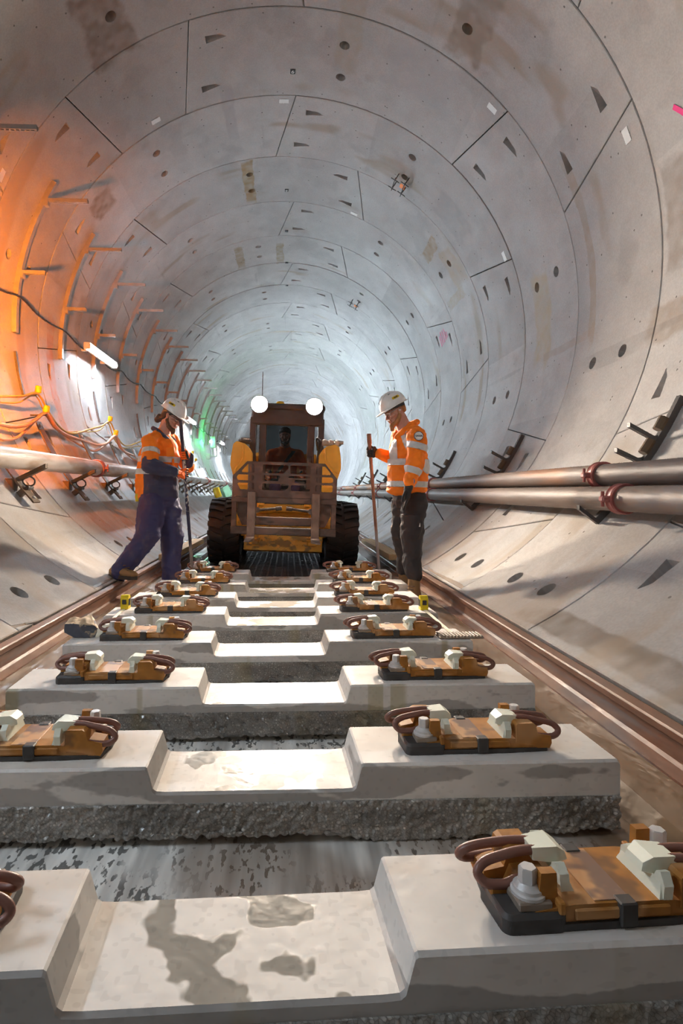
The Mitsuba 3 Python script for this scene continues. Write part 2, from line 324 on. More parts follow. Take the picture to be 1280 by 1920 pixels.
# ------------------------------------------------------------------ concrete sleepers
SL = [(1.072, -.01, 3.6), (1.838, -.015, 2.1), (2.59, .03, 2.1), (3.34, -.013, 2.1), (4.10, -.02, 2.0), (4.73, -.01, 1.2), (5.41, .03, 1.0), (6.15, .012, 1.0)]
ORD = ['nearest', 'second', 'third', 'fourth', 'fifth', 'sixth', 'seventh', 'eighth and last']
ZT, SB, SH = .364, .292, 1.18
def sleeper_top():
    xs = [(-SH, ZT - .007), (-SH + .007, ZT), (-.346, ZT), (-.340, ZT - .004), (-.322, ZT - .070), (-.312, ZT - .078), (-.28, ZT - .08), (.28, ZT - .08), (.312, ZT - .078), (.322, ZT - .070), (.340, ZT - .004), (.346, ZT), (SH - .007, ZT), (SH, ZT - .007)]
    zb = .250; rows = []
    n = len(xs)
    for y, dz in ((-.004, -.0075), (.0045, 0), (SB - .0045, 0), (SB, -.0065)):
        rows.append([(x, y, z + dz) for x, z in xs] + [(SH, y, zb), (-SH, y, zb)])
    rows = [[(x, -.012, zb + .0015) if False else (x, y, z) for x, y, z in r] for r in rows]
    V = np.array(rows).reshape(-1, 3); m = n + 2; f = []
    for r in range(len(rows) - 1):
        for i in range(m):
            j = (i + 1) % m; f += [[r * m + i, (r + 1) * m + i, (r + 1) * m + j], [r * m + i, (r + 1) * m + j, r * m + j]]
    me = trimesh.Trimesh(V, f, process=False)
    cap = Polygon([(V[i][0], V[i][2]) for i in range(m)])
    for r in (0, len(rows) - 1):
        v2, f2 = trimesh.creation.triangulate_polygon(Polygon([(p[0], p[2]) for p in rows[r]]), engine='earcut')
        c = trimesh.Trimesh(np.c_[v2[:, 0], np.full(len(v2), rows[r][0][1]), v2[:, 1]], f2, process=False)
        if (c.face_normals[0][1] > 0) == (r == 0): c.invert()
        me = trimesh.util.concatenate([me, c])
    if me.volume < 0: me.invert()
    return me
def sleeper_base(step, seed):
    m = tm(m3.Manifold.cube([2 * SH - .006, SB + .010, .118]).translate([-SH + .003, -.008, .134]).refine_to_length(step))
    v = np.array(m.vertices); r = np.random.default_rng(seed)
    n = m.vertex_normals
    pts = r.uniform([-SH - .02, -.03, .09], [SH + .02, SB + .03, .28], (int(2.4 * .35 * .19 / (.0145 ** 3)), 3))
    d, _ = cKDTree(pts).query(v)
    bump = .015 * np.clip(1 - d / .0125, 0, 1) ** .6 - .006 + .010 * (meshkit.fbm(v * 9, 3, seed) - .5)
    topz = v[:, 2] > .2505
    v = v + n * np.where(topz, 0, bump)[:, None]
    low = v[:, 2] < .15
    v[low, 2] += .028 * (meshkit.fbm(np.c_[v[low, 0] * 2.3, v[low, 0] * 0, v[low, 0] * 0], 3, seed + 5) - .5) * 1.6 + .004
    v[:, 2] = np.clip(v[:, 2], .1203, .2508)
    return trimesh.Trimesh(v, m.faces, process=False)
top_ply = mikit.ply(sleeper_top(), 'm_sleeper', False)
SW = []
for i, (y, x, yaw) in enumerate(SL):
    W = T().translate([x, y + .0, 0]).rotate([0, 0, 1], yaw)
    SW.append(W)
    key = uniq('concrete_sleeper')
    scene[key + '__top_block'] = {**top_ply, 'to_world': W}
    add(key + '__rough_base', sleeper_base([.0075, .0075, .011, .014, .018, .022, .025, .03][i], 20 + i), 'm_aggregate', 35, W)
    tag(key, f'pale concrete sleeper with a recessed middle, {ORD[i]} from the camera', 'sleeper', 'concrete sleepers along the track bed')
    labels[key + '__rough_base'] = {'label': 'dark rough exposed aggregate lower part'}

# ------------------------------------------------------------------ rail baseplates with clips, two on each sleeper
def rot2(m):
    m = tm(m).copy(); m.apply_transform(np.diag([-1, -1, 1, 1.0])); return m
def hexprism(r, h, o):
    return lathe([(0, 0), (r, 0), (r, h * .86), (r * .86, h), (0, h)], o, n=6)
P_ = {}
def part(name, mesh, mat, smooth=30, parent=None):
    P_.setdefault(name, []).append((mikit.ply(trimesh.util.concatenate([tm(m) for m in mesh]) if isinstance(mesh, list) else mesh, mat, smooth)))
pad = Polygon([(-.245, -.095), (.10, -.095), (.235, -.085), (.245, -.02), (.245, .095), (-.10, .095), (-.235, .085), (-.245, .02)]).buffer(-.012).buffer(.012, quad_segs=4)
boot = Polygon([(-.247, -.098), (-.115, -.098), (-.115, .012), (-.252, .03)]).buffer(-.02).buffer(.02, quad_segs=5)
def dome(poly, z0, z1, b):
    q = np.array(poly.exterior.coords)[:-1]; qi = np.array(poly.buffer(-b).exterior.coords)[:-1]
    return hullpts(np.vstack([np.c_[q, np.full(len(q), z0)], np.c_[q, np.full(len(q), z1 - b)], np.c_[qi, np.full(len(qi), z1)]]))
bt = dome(boot, 0, .036, .008)
part('rubber_pad', [extr(pad, .014), bt, rot2(bt)], 'm_rubber', 40)
seatp = [(-.235, .012), (.235, .012), (.235, .030), (.18, .036), (.10, .047), (-.10, .047), (-.18, .036), (-.235, .030)]
part('plate', [xz(seatp, -.088, .088), bx(-.1, .1, -.094, -.086, .018, .040, .003), bx(-.1, .1, .086, .094, .018, .040, .003)], 'm_rust', 25)
part('seat_pad', bx(-.055, .022, -.082, .082, .046, .0495, .001), 'm_seat', False)
for s in (0, 1):
    f_ = rot2 if s else (lambda m: tm(m))
    part('pad_clip', f_(bx(-.010, .026, -.101, -.070, .004, .052, .003)), 'm_rubber')
    # cast shoulder: tall block by the rail seat, stepping down outwards (drawn at the right-front corner)
    sh = [(.122, .03), (.236, .012), (.243, .03), (.240, .052), (.196, .060), (.188, .090), (.178, .096), (.128, .096), (.122, .088)]
    housing = [xz(sh, -.092, -.018), xz([(.122, .03), (.20, .03), (.185, .066), (.122, .07)], -.02, .06), xz([(.127, .03), (.17, .03), (.162, .104), (.130, .104)], .055, .076)]
    ears = [bx(.21, .245, .012, .030, .03, .05, .003), bx(.12, .134, .025, .095, .03, .056, .003)]
    part('shoulder', [rot2(m) if s == 0 else m for m in housing + ears], 'm_rust', 25)
    bo = np.array([-.178, -.052])
    part('square_washer', f_(bx(bo[0] - .034, bo[0] + .036, bo[1] - .034, bo[1] + .032, .034, .052, .003)), 'm_washer')
    part('bolt', [f_(lathe([(0, 0), (.034, 0), (.034, .006), (.030, .009), (.029, .015), (.022, .021), (.019, .024), (0, .024)], (bo[0], bo[1], .052))), f_(hexprism(.0185, .030, (bo[0], bo[1], .075)))], 'm_zinc', 35)
    # the spring clip: two U loops of brown bar (drawn at the left-back)
    a = tube([(-.10, .010, .098), (-.16, .008, .099), (-.205, .004, .094), (-.248, -.002, .085), (-.266, -.010, .068), (-.250, -.020, .052), (-.215, -.024, .051), (-.19, -.020, .056), (-.15, -.016, .060)], .0100, 12)
    b_ = tube([(-.10, .040, .098), (-.16, .044, .099), (-.21, .052, .092), (-.258, .058, .081), (-.277, .066, .062), (-.258, .076, .047), (-.215, .080, .048), (-.17, .076, .056)], .0100, 12)
    part('spring_clip', [f_(a), f_(b_)], 'm_clip', 50)
    part('insulator_cap', f_(hullpts([(-.142, -.004, .084), (-.142, .054, .084), (-.142, .0, .108), (-.142, .05, .108), (-.09, -.006, .112), (-.09, .056, .112), (-.070, .0, .098), (-.070, .05, .098), (-.066, -.002, .082), (-.066, .052, .082), (-.09, -.004, .076), (-.09, .054, .076)])), 'm_nylon', 35)
    prong = yz([(-.050, .046), (.088, .046), (.092, .075), (.080, .098), (.068, .094), (.056, .072), (-.004, .068), (-.014, .086), (-.026, .092), (-.044, .078)], -.106, -.086)
    part('side_insulator', [f_(prong), f_(hullpts([(-.088, -.05, .046), (-.088, .088, .046), (-.078, -.05, .046), (-.078, .088, .046), (-.088, -.04, .072), (-.088, .08, .082)]))], 'm_nylon', 30)
SEAT = .740
for i, (y, x, yaw) in enumerate(SL):
    for s, nm in ((-1, 'left'), (1, 'right')):
        key = uniq('rail_baseplate')
        W = SW[i] @ T().translate([(s * SEAT if i else (.772 if s > 0 else -.712)) + random.uniform(-.006, .006), .150 - (.022 if i == 0 else 0), ZT + .0005]).rotate([0, 0, 1], random.uniform(-.7, .7) + (1.2 if i == 0 else 0))
        for name, plys in P_.items():
            for j, d in enumerate(plys): scene[f'{key}__{name}' + (f'_{j:03d}' if j else '')] = {**d, 'to_world': W}
        tag(key, f'rusty rail baseplate with brown spring clips on the {nm} end of the {["nearest", "second", "third", "fourth", "fifth", "sixth", "seventh", "farthest"][i]} sleeper', 'baseplate', 'rail baseplates on the sleepers')
# ------------------------------------------------------------------ lamps
pr('m_white_metal', (0.72, 0.74, 0.76), 0.4); pr('m_dark_metal', (0.06, 0.058, 0.056), 0.5); pr('m_black', (0.02, 0.02, 0.021), 0.5)
BY = [.85, 9.85, 18.9, 27.6, 36.2]
for i, y in enumerate(BY):
    key = uniq('batten_light'); x, z = -3.06, 3.52
    add(key + '__housing', [bx(x - .07, x - .03, y - .73, y + .73, z - .05, z + .06, .01), hullpts([(x + a, y + e * .73, z + c) for e in (-1, 1) for a, c in ((-.06, .046), (-.06, .062), (.040, .046), (.040, .056))]), bx(x - .19, x - .06, y - .5, y - .44, z - .02, z + .02), bx(x - .19, x - .06, y + .44, y + .5, z - .02, z + .02)], 'm_white_metal')
    for e in (-1, 1): add(key + '__end_cap', bx(x - .06, x + .04, y + e * .72 - .012, y + e * .72 + .012, z - .045, z + .045, .008), 'm_white_metal')
    tube_ = lathe([(0, 0), (.036, 0), (.036, 1.40), (0, 1.40)], (x + .012, y - .70, z), (0, 1, 0), 20)
    k = add(key + '__tube', tube_, 'm_white_metal', 30)
    scene[k]['emitter'] = {'type': 'area', 'radiance': rgbv(*[c * (.34 if i == 0 else .55 if i == 1 else 2.3) for c in BATTEN])}
    tag(key, ['white batten light on the left tunnel wall beside the camera', 'glaring white batten light on the left wall above the orange glow', 'bright batten light just behind the left worker’s helmet brim', 'distant batten light on the left wall beside the loader', 'farthest batten light on the left wall, hidden behind the loader'][i].replace('’', "'"), 'light', 'batten lights along the left wall')
    labels[k] = {'label': 'glowing white tube'}
# sodium work lamp on the left wall, out of the frame
o = np.array([-2.38, 4.60, 2.80]); d = np.array([-.68, .735, .0]); d /= np.linalg.norm(d); a, b, _ = frame(d)
add('work_lamp__housing', lathe([(0, -.10), (.07, -.10), (.12, 0), (.13, .10), (.12, .10), (.11, -.002), (.05, -.07), (0, -.07)], o, d, 28), 'm_dark_metal')
add('work_lamp__bracket', [rod(o - d * .08, (-2.5, 4.3, 2.78), .012), rod((-2.5, 4.3, 2.78), wall(-99, 4.25, .012), .012)], 'm_dark_metal')
k = add('work_lamp__lens', lathe([(0, 0), (.10, 0), (.10, .008), (0, .008)], o, d, 28), 'm_white_metal')
scene[k]['emitter'] = {'type': 'area', 'radiance': rgbv(*ORANGE)}
tag('work_lamp', 'orange sodium work lamp bracketed to the left wall', 'lamp')
# ------------------------------------------------------------------ skid steer loader with fork carriage
def orange_paint(p, n, uv):
    a = fbm(p.x * 7, p.y * 7, p.z * 7, 3); d = smoothstep(0.50, 0.66, fbm(p.x * 12 + 3, p.y * 12, p.z * 14, 4)) * smoothstep(1.2, 0.5, p.z)
    return mix(mi.Color3f(0.88, 0.46, 0.06) * (0.85 + 0.3 * a), mi.Color3f(0.16, 0.09, 0.045), 0.8 * d)
pr('m_yellow', orange_paint, 0.38, spec=0.5)
def steel_col(p, n, uv):
    a = fbm(p.x * 16, p.y * 16, p.z * 16, 4); b = fbm(p.x * 5 + 2, p.y * 5, p.z * 7, 3)
    c = mix(mi.Color3f(0.050, 0.041, 0.038), mi.Color3f(0.12, 0.095, 0.084), a)
    return mix(c, mi.Color3f(0.24, 0.165, 0.135), 0.5 * smoothstep(0.52, 0.64, b))
pr('m_steel', steel_col, lambda p, n, uv: 0.36 + 0.3 * fbm(p.x * 20, p.y * 20, p.z * 20, 2), spec=0.5, metal=0.25)
pr('m_fork', lambda p, n, uv: mix(mi.Color3f(0.13, 0.095, 0.08), mi.Color3f(0.34, 0.27, 0.23), fbm(p.x * 14, p.y * 14, p.z * 9, 4)), .38, spec=.5, metal=.3)
pr('m_brown', lambda p, n, uv: mix(mi.Color3f(0.045, 0.036, 0.033), mi.Color3f(0.080, 0.064, 0.058), fbm(p.x * 11, p.y * 11, p.z * 11, 3)), 0.42)
pr('m_tyre', lambda p, n, uv: g(0.008 + 0.010 * fbm(p.x * 12, p.y * 12, p.z * 12, 3)), 0.5, spec=0.3)
pr('m_chrome', (0.55, 0.50, 0.46), 0.28, metal=0.8)
pr('m_amber', (0.85, 0.48, 0.02), 0.2, spec_trans=0.0)
scene['m_glass'] = {'type': 'thindielectric', 'int_ior': 1.5, 'specular_transmittance': rgbv(.42, .46, .47)}
LD = T().translate([.012, 7.70, .250]).rotate([0, 1, 0], 2.0)
LK = 'skid_steer_loader'
def L(name, mesh, mat, smooth=30): return add(f'{LK}__{name}', mesh, mat, smooth, LD)
tag(LK, 'orange skid steer loader with rusty fork carriage and two blazing work lights', 'loader')
# wheels
def tyre():
    w, r = .195, .43
    body = lathe([(.22, -w * .82), (.30, -w), (.37, -w), (.400, -w * .9), (.405, 0), (.400, w * .9), (.37, w), (.30, w), (.22, w * .82)], (0, 0, 0), (1, 0, 0), 48)
    out = [body]
    for s in (-1, 1):
        for k in range(22):
            t = 2 * PI * (k + (0.5 if s > 0 else 0)) / 22
            pts = []
            for x, lead, wd in ((s * .015, .10, .045), (s * .11, .035, .05), (s * .198, .0, .058)):
                for e in (-1, 1):
                    for rr in (.39, .434 if abs(x) < .19 else .425):
                        a = t + lead * 1.3 + e * wd / .43 * .55
                        pts.append((x, rr * math.cos(a), rr * math.sin(a)))
            out.append(hullpts(pts[:8])); out.append(hullpts(pts[4:]))
            a = t; out.append(place(bx(-.012, .012, -.022, .022, -.05, .03, .004), (s * .194, .37 * math.cos(a), .37 * math.sin(a)), (1, 0, 0), (0, -math.sin(a), math.cos(a)), (0, math.cos(a), math.sin(a))))
    return trimesh.util.concatenate(out)
ty = tyre()
for y in (0.0, 1.12):
    for s in (-1, 1):
        m = ty.copy(); m.apply_translation([s * .755, y, .432]); wk = L('wheel', m, 'm_tyre', 35)
        sub = wk.split('__')[1]
        rim = lathe([(0, -.02), (.10, -.02), (.20, .03), (.235, .10), (.235, -.10), (.20, -.12), (0, -.12)], (s * .80, y, .432), (s, 0, 0), 28)
        add(f'{LK}__{sub}__rim', rim, 'm_yellow', 30, LD)
        for k in range(8):
            a = k * PI / 4; add(f'{LK}__{sub}__wheel_nut', rod((s * .78, y + .08 * math.cos(a), .432 + .08 * math.sin(a)), (s * .80, y + .08 * math.cos(a), .432 + .08 * math.sin(a)), .012, n=6), 'm_steel', 30, LD)
# chassis, nose plate with bolt holes
L('chassis', [bx(-.53, .53, -.05, 1.75, .30, .80, .03), bx(-.55, .55, .95, 1.80, .75, 1.55, .06), bx(-.56, .56, -.1, .08, .38, .46, .01)], 'm_yellow')
nose = m3.Manifold.hull_points(np.array([(-.49, -.30, .44), (.50, -.30, .44), (-.50, -.30, .225), (.50, -.30, .225), (-.50, -.05, .44), (.5, -.05, .44), (-.5, -.05, .18), (.5, -.05, .18)]))
for bxx in (-.27, -.20, .18, .25):
    for z in (.30, .355): nose = nose - m3.Manifold.cylinder(.1, .010, .010, 12).rotate([90, 0, 0]).translate([bxx, -.25, z])
L('nose_plate', nose, 'm_yellow', 25)
for s in (-1, 1): L('step', [bx(s * .37 - .075, s * .37 + .075, -.40, -.28, .36, .385, .005), bx(s * .37 - .06, s * .37 + .06, -.39, -.28, .30, .36, .01)], 'm_yellow')
# boom cross tube, slot, rams between the arms
L('boom_cross_tube', [bx(-.40, .40, -.42, -.18, .70, .86, .03), bx(-.33, -.25, -.46, -.38, .78, .88, .02), bx(.25, .33, -.46, -.38, .78, .88, .02), bx(-.38, .38, -.30, -.12, .50, .72, .03)], 'm_yellow')
L('boom_slot', bx(-.25, .25, -.44, -.41, .82, .865, .005), 'm_black')
for s in (-1, 1):
    L('tilt_ram', [rod((s * .33, -.52, .74), (s * .10, -.50, .765), .018), rod((s * .10, -.50, .765), (s * .03, -.49, .77), .028), lathe([(0, -.02), (.035, -.02), (.035, .02), (0, .02)], (s * .33, -.52, .74), (0, 1, 0), 16)], 'm_steel')
# lift arms: front knee seen end-on, with an embossed rib
for s, (xi, xo) in ((-1, (.445, .70)), (1, (.435, .70))):
    q = [(xi, .86), (xi, 1.475), (xi + .045, 1.545), (xi + .09, 1.585), (xi + .20, 1.615), (xo - .01, 1.58), (xo + .015, 1.42), (xo + .02, 1.30), (xo - .03, 1.13), (xo - .10, .86)]
    arm = [xz([(s * x, z) for x, z in (q if s > 0 else q[::-1])], -.16, .10)]
    arm += [xz([(s * x, z) for x, z in ([(xi + .02, 1.3), (xi + .02, 1.46), (xi + .07, 1.535), (xo - .03, 1.55), (xo - .01, 1.3)][::s])], .10, 1.7)]
    arm += [hullpts([(s * x, y, z) for x in (xi + .01, xo - .08) for y, z in ((-.16, 1.05), (-.16, .8), (-.62, .50), (-.62, .75), (-.45, .80))])]
    k = L('lift_arm', arm, 'm_yellow', 25); sub = k.split('__')[1]
    rib = [(s * (xi + .12), -.165, 1.56), (s * (xi + .11), -.17, 1.40), (s * (xo - .06), -.17, 1.27), (s * (xo - .045), -.165, 1.20)] if s < 0 else [(s * (xi + .07), -.165, 1.54), (s * (xi + .09), -.17, 1.40), (s * (xo - .075), -.17, 1.27), (s * (xo - .02), -.165, 1.25)]
    add(f'{LK}__{sub}__pressed_rib', tube(rib, .014, 8, 4), 'm_yellow', 40, LD)
L('tower_cap', bx(-.64, -.47, -.02, .20, 1.60, 1.68, .03), 'm_steel')
hyd = [rod((.50 + .075 * i, -.20, 1.64 - .004 * i), (.50 + .075 * i, -.06, 1.66), .030, n=12) for i in range(3)] + [rod((.50 + .075 * i, -.24, 1.64 - .004 * i), (.50 + .075 * i, -.20, 1.64), .022, n=6) for i in range(3)] + [bx(.47, .72, -.10, .02, 1.60, 1.67, .012), rod((.66, -.15, 1.645), (.74, -.15, 1.64), .024)]
L('hydraulic_coupler', hyd, 'm_chrome'); labels[f'{LK}__hydraulic_coupler'] = {'label': 'cluster of three steel hydraulic fittings'}
L('hydraulic_hose', [tube([(.47, -.04, 1.64), (.40, .0, 1.70), (.42, .1, 1.55)], .014, 8), tube([(.49, .02, 1.63), (.46, .05, 1.69), (.43, .12, 1.5)], .012, 8)], 'm_black', 60)
# cab
fy = .36
def cabbox(*a, b=.012): return bx(*a, b)
L('cab_roof', [cabbox(-.52, .52, fy - .03, 1.25, 2.10, 2.20, b=.03), cabbox(-.50, .50, fy - .01, fy + .10, 1.90, 2.13, b=.02)], 'm_brown')
for s in (-1, 1):
    L('cab_pillar', [hullpts([(s * .515, fy, .62), (s * .40, fy, .62), (s * .515, fy, 2.0), (s * .44, fy, 2.0), (s * .515, fy + .08, .62), (s * .40, fy + .08, .62), (s * .515, fy + .08, 2.0), (s * .44, fy + .08, 2.0)]), bx(s * .335 - .05, s * .335 + .05, fy + .02, fy + .06, .62, 1.96, .008), bx(s * .49 - .025, s * .49 + .025, 1.15, 1.25, .62, 2.12, .01)], 'm_brown', 25)
    L('cab_side_mesh', [bx(s * .50 - .008, s * .50 + .008, fy + .08, 1.2, z, z + .03, .003) for z in (1.0, 1.25, 1.5, 1.75)] + [bx(s * .50 - .008, s * .50 + .008, y, y + .03, .65, 2.0, .003) for y in (.6, .85, 1.05)], 'm_brown')
    L('grab_handle', [tube([(s * .37, fy - .01, 1.55), (s * .37, fy - .05, 1.53), (s * .37, fy - .05, 1.27), (s * .37, fy - .01, 1.25)], .012, 8, 3)], 'm_steel', 50)
L('door_latch', [bx(.29, .36, fy - .02, fy + .02, 1.36, 1.47, .012), lathe([(0, 0), (.022, 0), (.022, .02), (0, .02)], (.325, fy - .02, 1.43), (0, -1, 0), 14)], 'm_steel')
L('cab_sill', [bx(-.46, .46, fy, fy + .06, .62, 1.02, .01), bx(-.46, .46, fy + .05, 1.2, .60, .66, .01), bx(-.46, .46, 1.15, 1.2, .62, 1.15, .01)], 'm_black')
L('dashboard', [bx(-.30, .30, fy + .10, fy + .22, .98, 1.16, .03), bx(-.12, .12, fy + .08, fy + .14, 1.10, 1.22, .02)], 'm_black')
L('windscreen', [bx(-.30, .30, fy + .035, fy + .037, 1.02, 1.93)], 'm_glass', False); labels[f'{LK}__windscreen'] = {'label': 'clear glass windscreen'}
L('operator_seat', [bx(-.24, .24, .62, 1.02, .88, .98, .04), hullpts([(x, y, z) for x in (-.22, .22) for y, z in ((.98, .98), (1.06, .98), (1.08, 1.45), (1.14, 1.45))])], 'm_black')
for s in (-1, 1): L('control_lever', [rod((s * .25, .55, .95), (s * .22, .50, 1.22), .012), lathe([(0, -.03), (.022, -.025), (.026, .02), (.012, .045), (0, .05)], (s * .22, .50, 1.23), (0, -.1, 1), 14)], 'm_black')
L('beacon', [lathe([(0, 0), (.075, 0), (.075, .02), (.07, .05), (.045, .085), (0, .095)], (-.115, .75, 2.20), (0, 0, 1), 24)], 'm_amber', 40); labels[f'{LK}__beacon'] = {'label': 'amber beacon dome'}
L('aerial', [rod((-.365, .50, 2.18), (-.372, .50, 2.66), .007, .004, 8), rod((-.365, .5, 2.18), (-.365, .5, 2.24), .016)], 'm_steel')
# work lights on the roof corners
LIT = []
for x, z in ((-.385, 2.16), (.358, 2.155)):
    o = np.array([x, .24, z]); d = np.array([0, -1, -.13]); d /= np.linalg.norm(d)
    k = L('work_light', [lathe([(0, -.10), (.05, -.10), (.11, -.02), (.122, .10), (.114, .10), (.108, -.012), (0, -.012)], o, d, 28), rod(o - d * .06, (x, .36, z - .04), .016), rod(o - d * .06, (x, .36, 2.14), .016)], 'm_black', 30)
    lk = add(k + '__lens', lathe([(0, 0), (.105, 0), (.105, .006), (0, .006)], o - d * .002, d, 24), 'm_white_metal', 30, LD)
    scene[lk]['emitter'] = {'type': 'area', 'radiance': rgbv(*HEAD)}; labels[k] = {'label': 'blazing round work light'}
# fork carriage
cy = -.77
out = Polygon([(-.625, .90), (.625, .90), (.625, 1.15), (.475, 1.33), (-.455, 1.33), (-.625, 1.15)])
def rp(q, r=.016): return Polygon(q).buffer(-r).buffer(r, quad_segs=4)
holes = [rp([(-.535, 1.195), (-.365, 1.195), (-.365, 1.295), (-.452, 1.295)]), rp([(.365, 1.195), (.565, 1.195), (.478, 1.295), (.365, 1.295)]),
         rp([(-.575, 1.10), (-.365, 1.10), (-.365, 1.168), (-.575, 1.168)], .032), rp([(.365, 1.10), (.58, 1.10), (.58, 1.168), (.365, 1.168)], .032),
         rp([(-.53, .99), (-.365, .99), (-.365, 1.07), (-.575, 1.07)]), rp([(.365, .99), (.575, .99), (.575, 1.07), (.365, 1.07)]),
         rp([(-.27, 1.195), (-.02, 1.195), (.035, 1.25), (.035, 1.295), (-.27, 1.295)]), rp([(.06, 1.195), (.305, 1.195), (.305, 1.295), (.06, 1.295)]),
         rp([(-.27, 1.10), (-.08, 1.10), (-.07, 1.135), (-.02, 1.168), (-.27, 1.168)]), rp([(.02, 1.145), (.305, 1.145), (.305, 1.168), (.06, 1.168)], .008), rp([(.12, 1.085), (.305, 1.085), (.305, 1.125), (.12, 1.125)], .01),
         rp([(-.27, .99), (.0, .99), (.045, 1.03), (.045, 1.07), (-.27, 1.07)]), rp([(.075, .99), (.305, .99), (.305, 1.06), (.075, 1.06)])]
gp = out
for h in holes: gp = gp.difference(h)
CK = 'fork_carriage'
def C(name, mesh, mat='m_steel', smooth=25): return add(f'{LK}__{CK}__{name}', mesh, mat, smooth, LD)
C('guard_plate', [xz(gp, cy, cy + .02)])
C('frame', [bx(-.625, -.565, cy - .01, cy + .05, .46, .92, .006), bx(.565, .625, cy - .01, cy + .05, .46, .92, .006), bx(-.63, .63, cy - .02, cy + .06, .455, .55, .008), bx(-.63, .63, cy - .015, cy + .06, .835, .905, .008)])
C('cross_bar', bx(-.335, .335, cy + .10, cy + .16, .565, .668, .006))
for s in (-1, 1): C('gusset_plate', [hullpts([(s * .50, y, .56) for y in (cy + .06, cy + .08)] + [(s * .565, y, .70) for y in (cy + .06, cy + .08)] + [(s * x, y, .84) for x in (.33, .565) for y in (cy + .06, cy + .08)] + [(s * .33, y, .56) for y in (cy + .06, cy + .08)])])
for s, x in ((-1, -.385), (1, .378)):
    w = .048
    C('fork', [bx(x - w, x + w, cy - .075, cy - .025, .40, .965, .008), bx(x - w * .9, x + w * .9, cy - .06, cy + .03, .84, .93, .01), hullpts([(x + a * w, cy - .04, z) for a in (-1, 1) for z in (.392, .44)] + [(x + a * w, cy - .25, z) for a in (-1, 1) for z in (.395, .43)] + [(x + s * .02 + a * .03, cy - .42, z) for a in (-1, 1) for z in (.398, .41)])], 'm_fork')
for s in (-1, 1): C('upright_tube', rod((s * .40, cy + .06, .90), (s * .40, cy + .06, 1.32), .045), 'm_steel')
# wet steel mesh mat the loader stands on
MW = T().translate([.012, 7.70, .250]).rotate([0, 1, 0], 2.0)
pr('m_mat', lambda p, n, uv: g(0.02 + 0.03 * fbm(p.x * 9, p.y * 9, 1.0, 3)), 0.22, spec=0.6)
add('mesh_mat__base', bx(-1.10, 1.10, -1.12, 6.5, -.075, -.012, .01), 'm_mat', 25, MW)
bars = [bx(x - .010, x + .010, -1.10, 4.0, -.014, .0) for x in np.arange(-1.06, 1.07, .0815)]
for b_ in bars: add('mesh_mat__bar', b_, 'm_mat', False, MW)
for y in np.arange(-1.06, 3.9, .085): add('mesh_mat__cross_wire', bx(-1.07, 1.07, y - .007, y + .007, -.012, .003), 'm_mat', False, MW)
tag('mesh_mat', 'wet black steel mesh mat under the loader wheels', 'mat')
# ------------------------------------------------------------------ tray brackets on the left wall
pr('m_galv', lambda p, n, uv: mi.Color3f(1, .98, .96) * (0.24 + 0.14 * fbm(p.x * 9, p.y * 9, p.z * 9, 3)), 0.45, metal=0.3)
def arcbar(t0, t1, y0, y1, d0, d1, n=14):
    V = []; 
    for t in np.linspace(t0, t1, n):
        for y, d in ((y0, d0), (y1, d0), (y1, d1), (y0, d1)): V.append(wall(t, y, d))
    f = []
    for k in range(n - 1):
        for i in range(4):
            a, b, c, e = k * 4 + i, k * 4 + (i + 1) % 4, (k + 1) * 4 + (i + 1) % 4, (k + 1) * 4 + i; f += [[a, b, c], [a, c, e]]
    f += [[0, 2, 1], [0, 3, 2], [(n - 1) * 4, (n - 1) * 4 + 1, (n - 1) * 4 + 2], [(n - 1) * 4, (n - 1) * 4 + 2, (n - 1) * 4 + 3]]
    m = trimesh.Trimesh(np.array(V), f, process=False)
    if m.volume < 0: m.invert()
    return m
def strut(p, q, w=.045, h=.045):
    """an open slotted channel from p to q"""
    p, q = np.asarray(p, float), np.asarray(q, float); l = np.linalg.norm(q - p); x = (q - p) / l; y = np.array([0, 1.0, 0]); z = np.cross(x, y)
    ms = [bx(0, l, -w / 2, w / 2, h / 2 - .006, h / 2, 0), bx(0, l, -w / 2, -w / 2 + .006, -h / 2, h / 2), bx(0, l, w / 2 - .006, w / 2, -h / 2, h / 2), bx(0, l, -w / 2, -w / 2 + .014, -h / 2, -h / 2 + .005), bx(0, l, w / 2 - .014, w / 2, -h / 2, -h / 2 + .005)]
    ms += [bx(a, a + .018, -w / 2, w / 2, -h / 2, -h / 2 + .004) for a in np.arange(.03, l - .02, .05)]
    return place(trimesh.util.concatenate(ms), p, x, y, z)
NTH = ['first', 'second', 'third', 'fourth', 'fifth', 'sixth', 'seventh', 'eighth', 'ninth', 'tenth', 'eleventh', 'twelfth', 'thirteenth', 'fourteenth', 'fifteenth', 'sixteenth', 'seventeenth', 'eighteenth', 'nineteenth', 'twentieth']
for i, k in enumerate(range(0, 18)):
    y = mid(k); key = uniq('tray_bracket')
    add(key + '__post', [arcbar(-58, -92, y - .03, y + .03, .052, .060), arcbar(-58, -92, y - .03, y - .024, -.01, .060), arcbar(-58, -92, y + .024, y + .03, -.01, .060)], 'm_galv', 30)
    for z, xe in ((4.81, -2.37), (3.93, -2.89)):
        x0 = -wallx(z) + .055
        a = add(key + '__arm', strut((x0, y, z), (xe, y, z - .012)), 'm_galv', False)
        add(a + '__foot_plate', [bx(x0 - .02, x0 + .03, y - .035, y + .035, z - .075, z + .02, .004), rod((x0 + .01, y - .05, z - .05), (x0 + .01, y + .05, z - .05), .011, n=6)], 'm_galv', 25)
    tag(key, f'curved steel tray bracket with two arms on left wall, {NTH[i]} from the camera', 'bracket', 'tray brackets on the left wall')
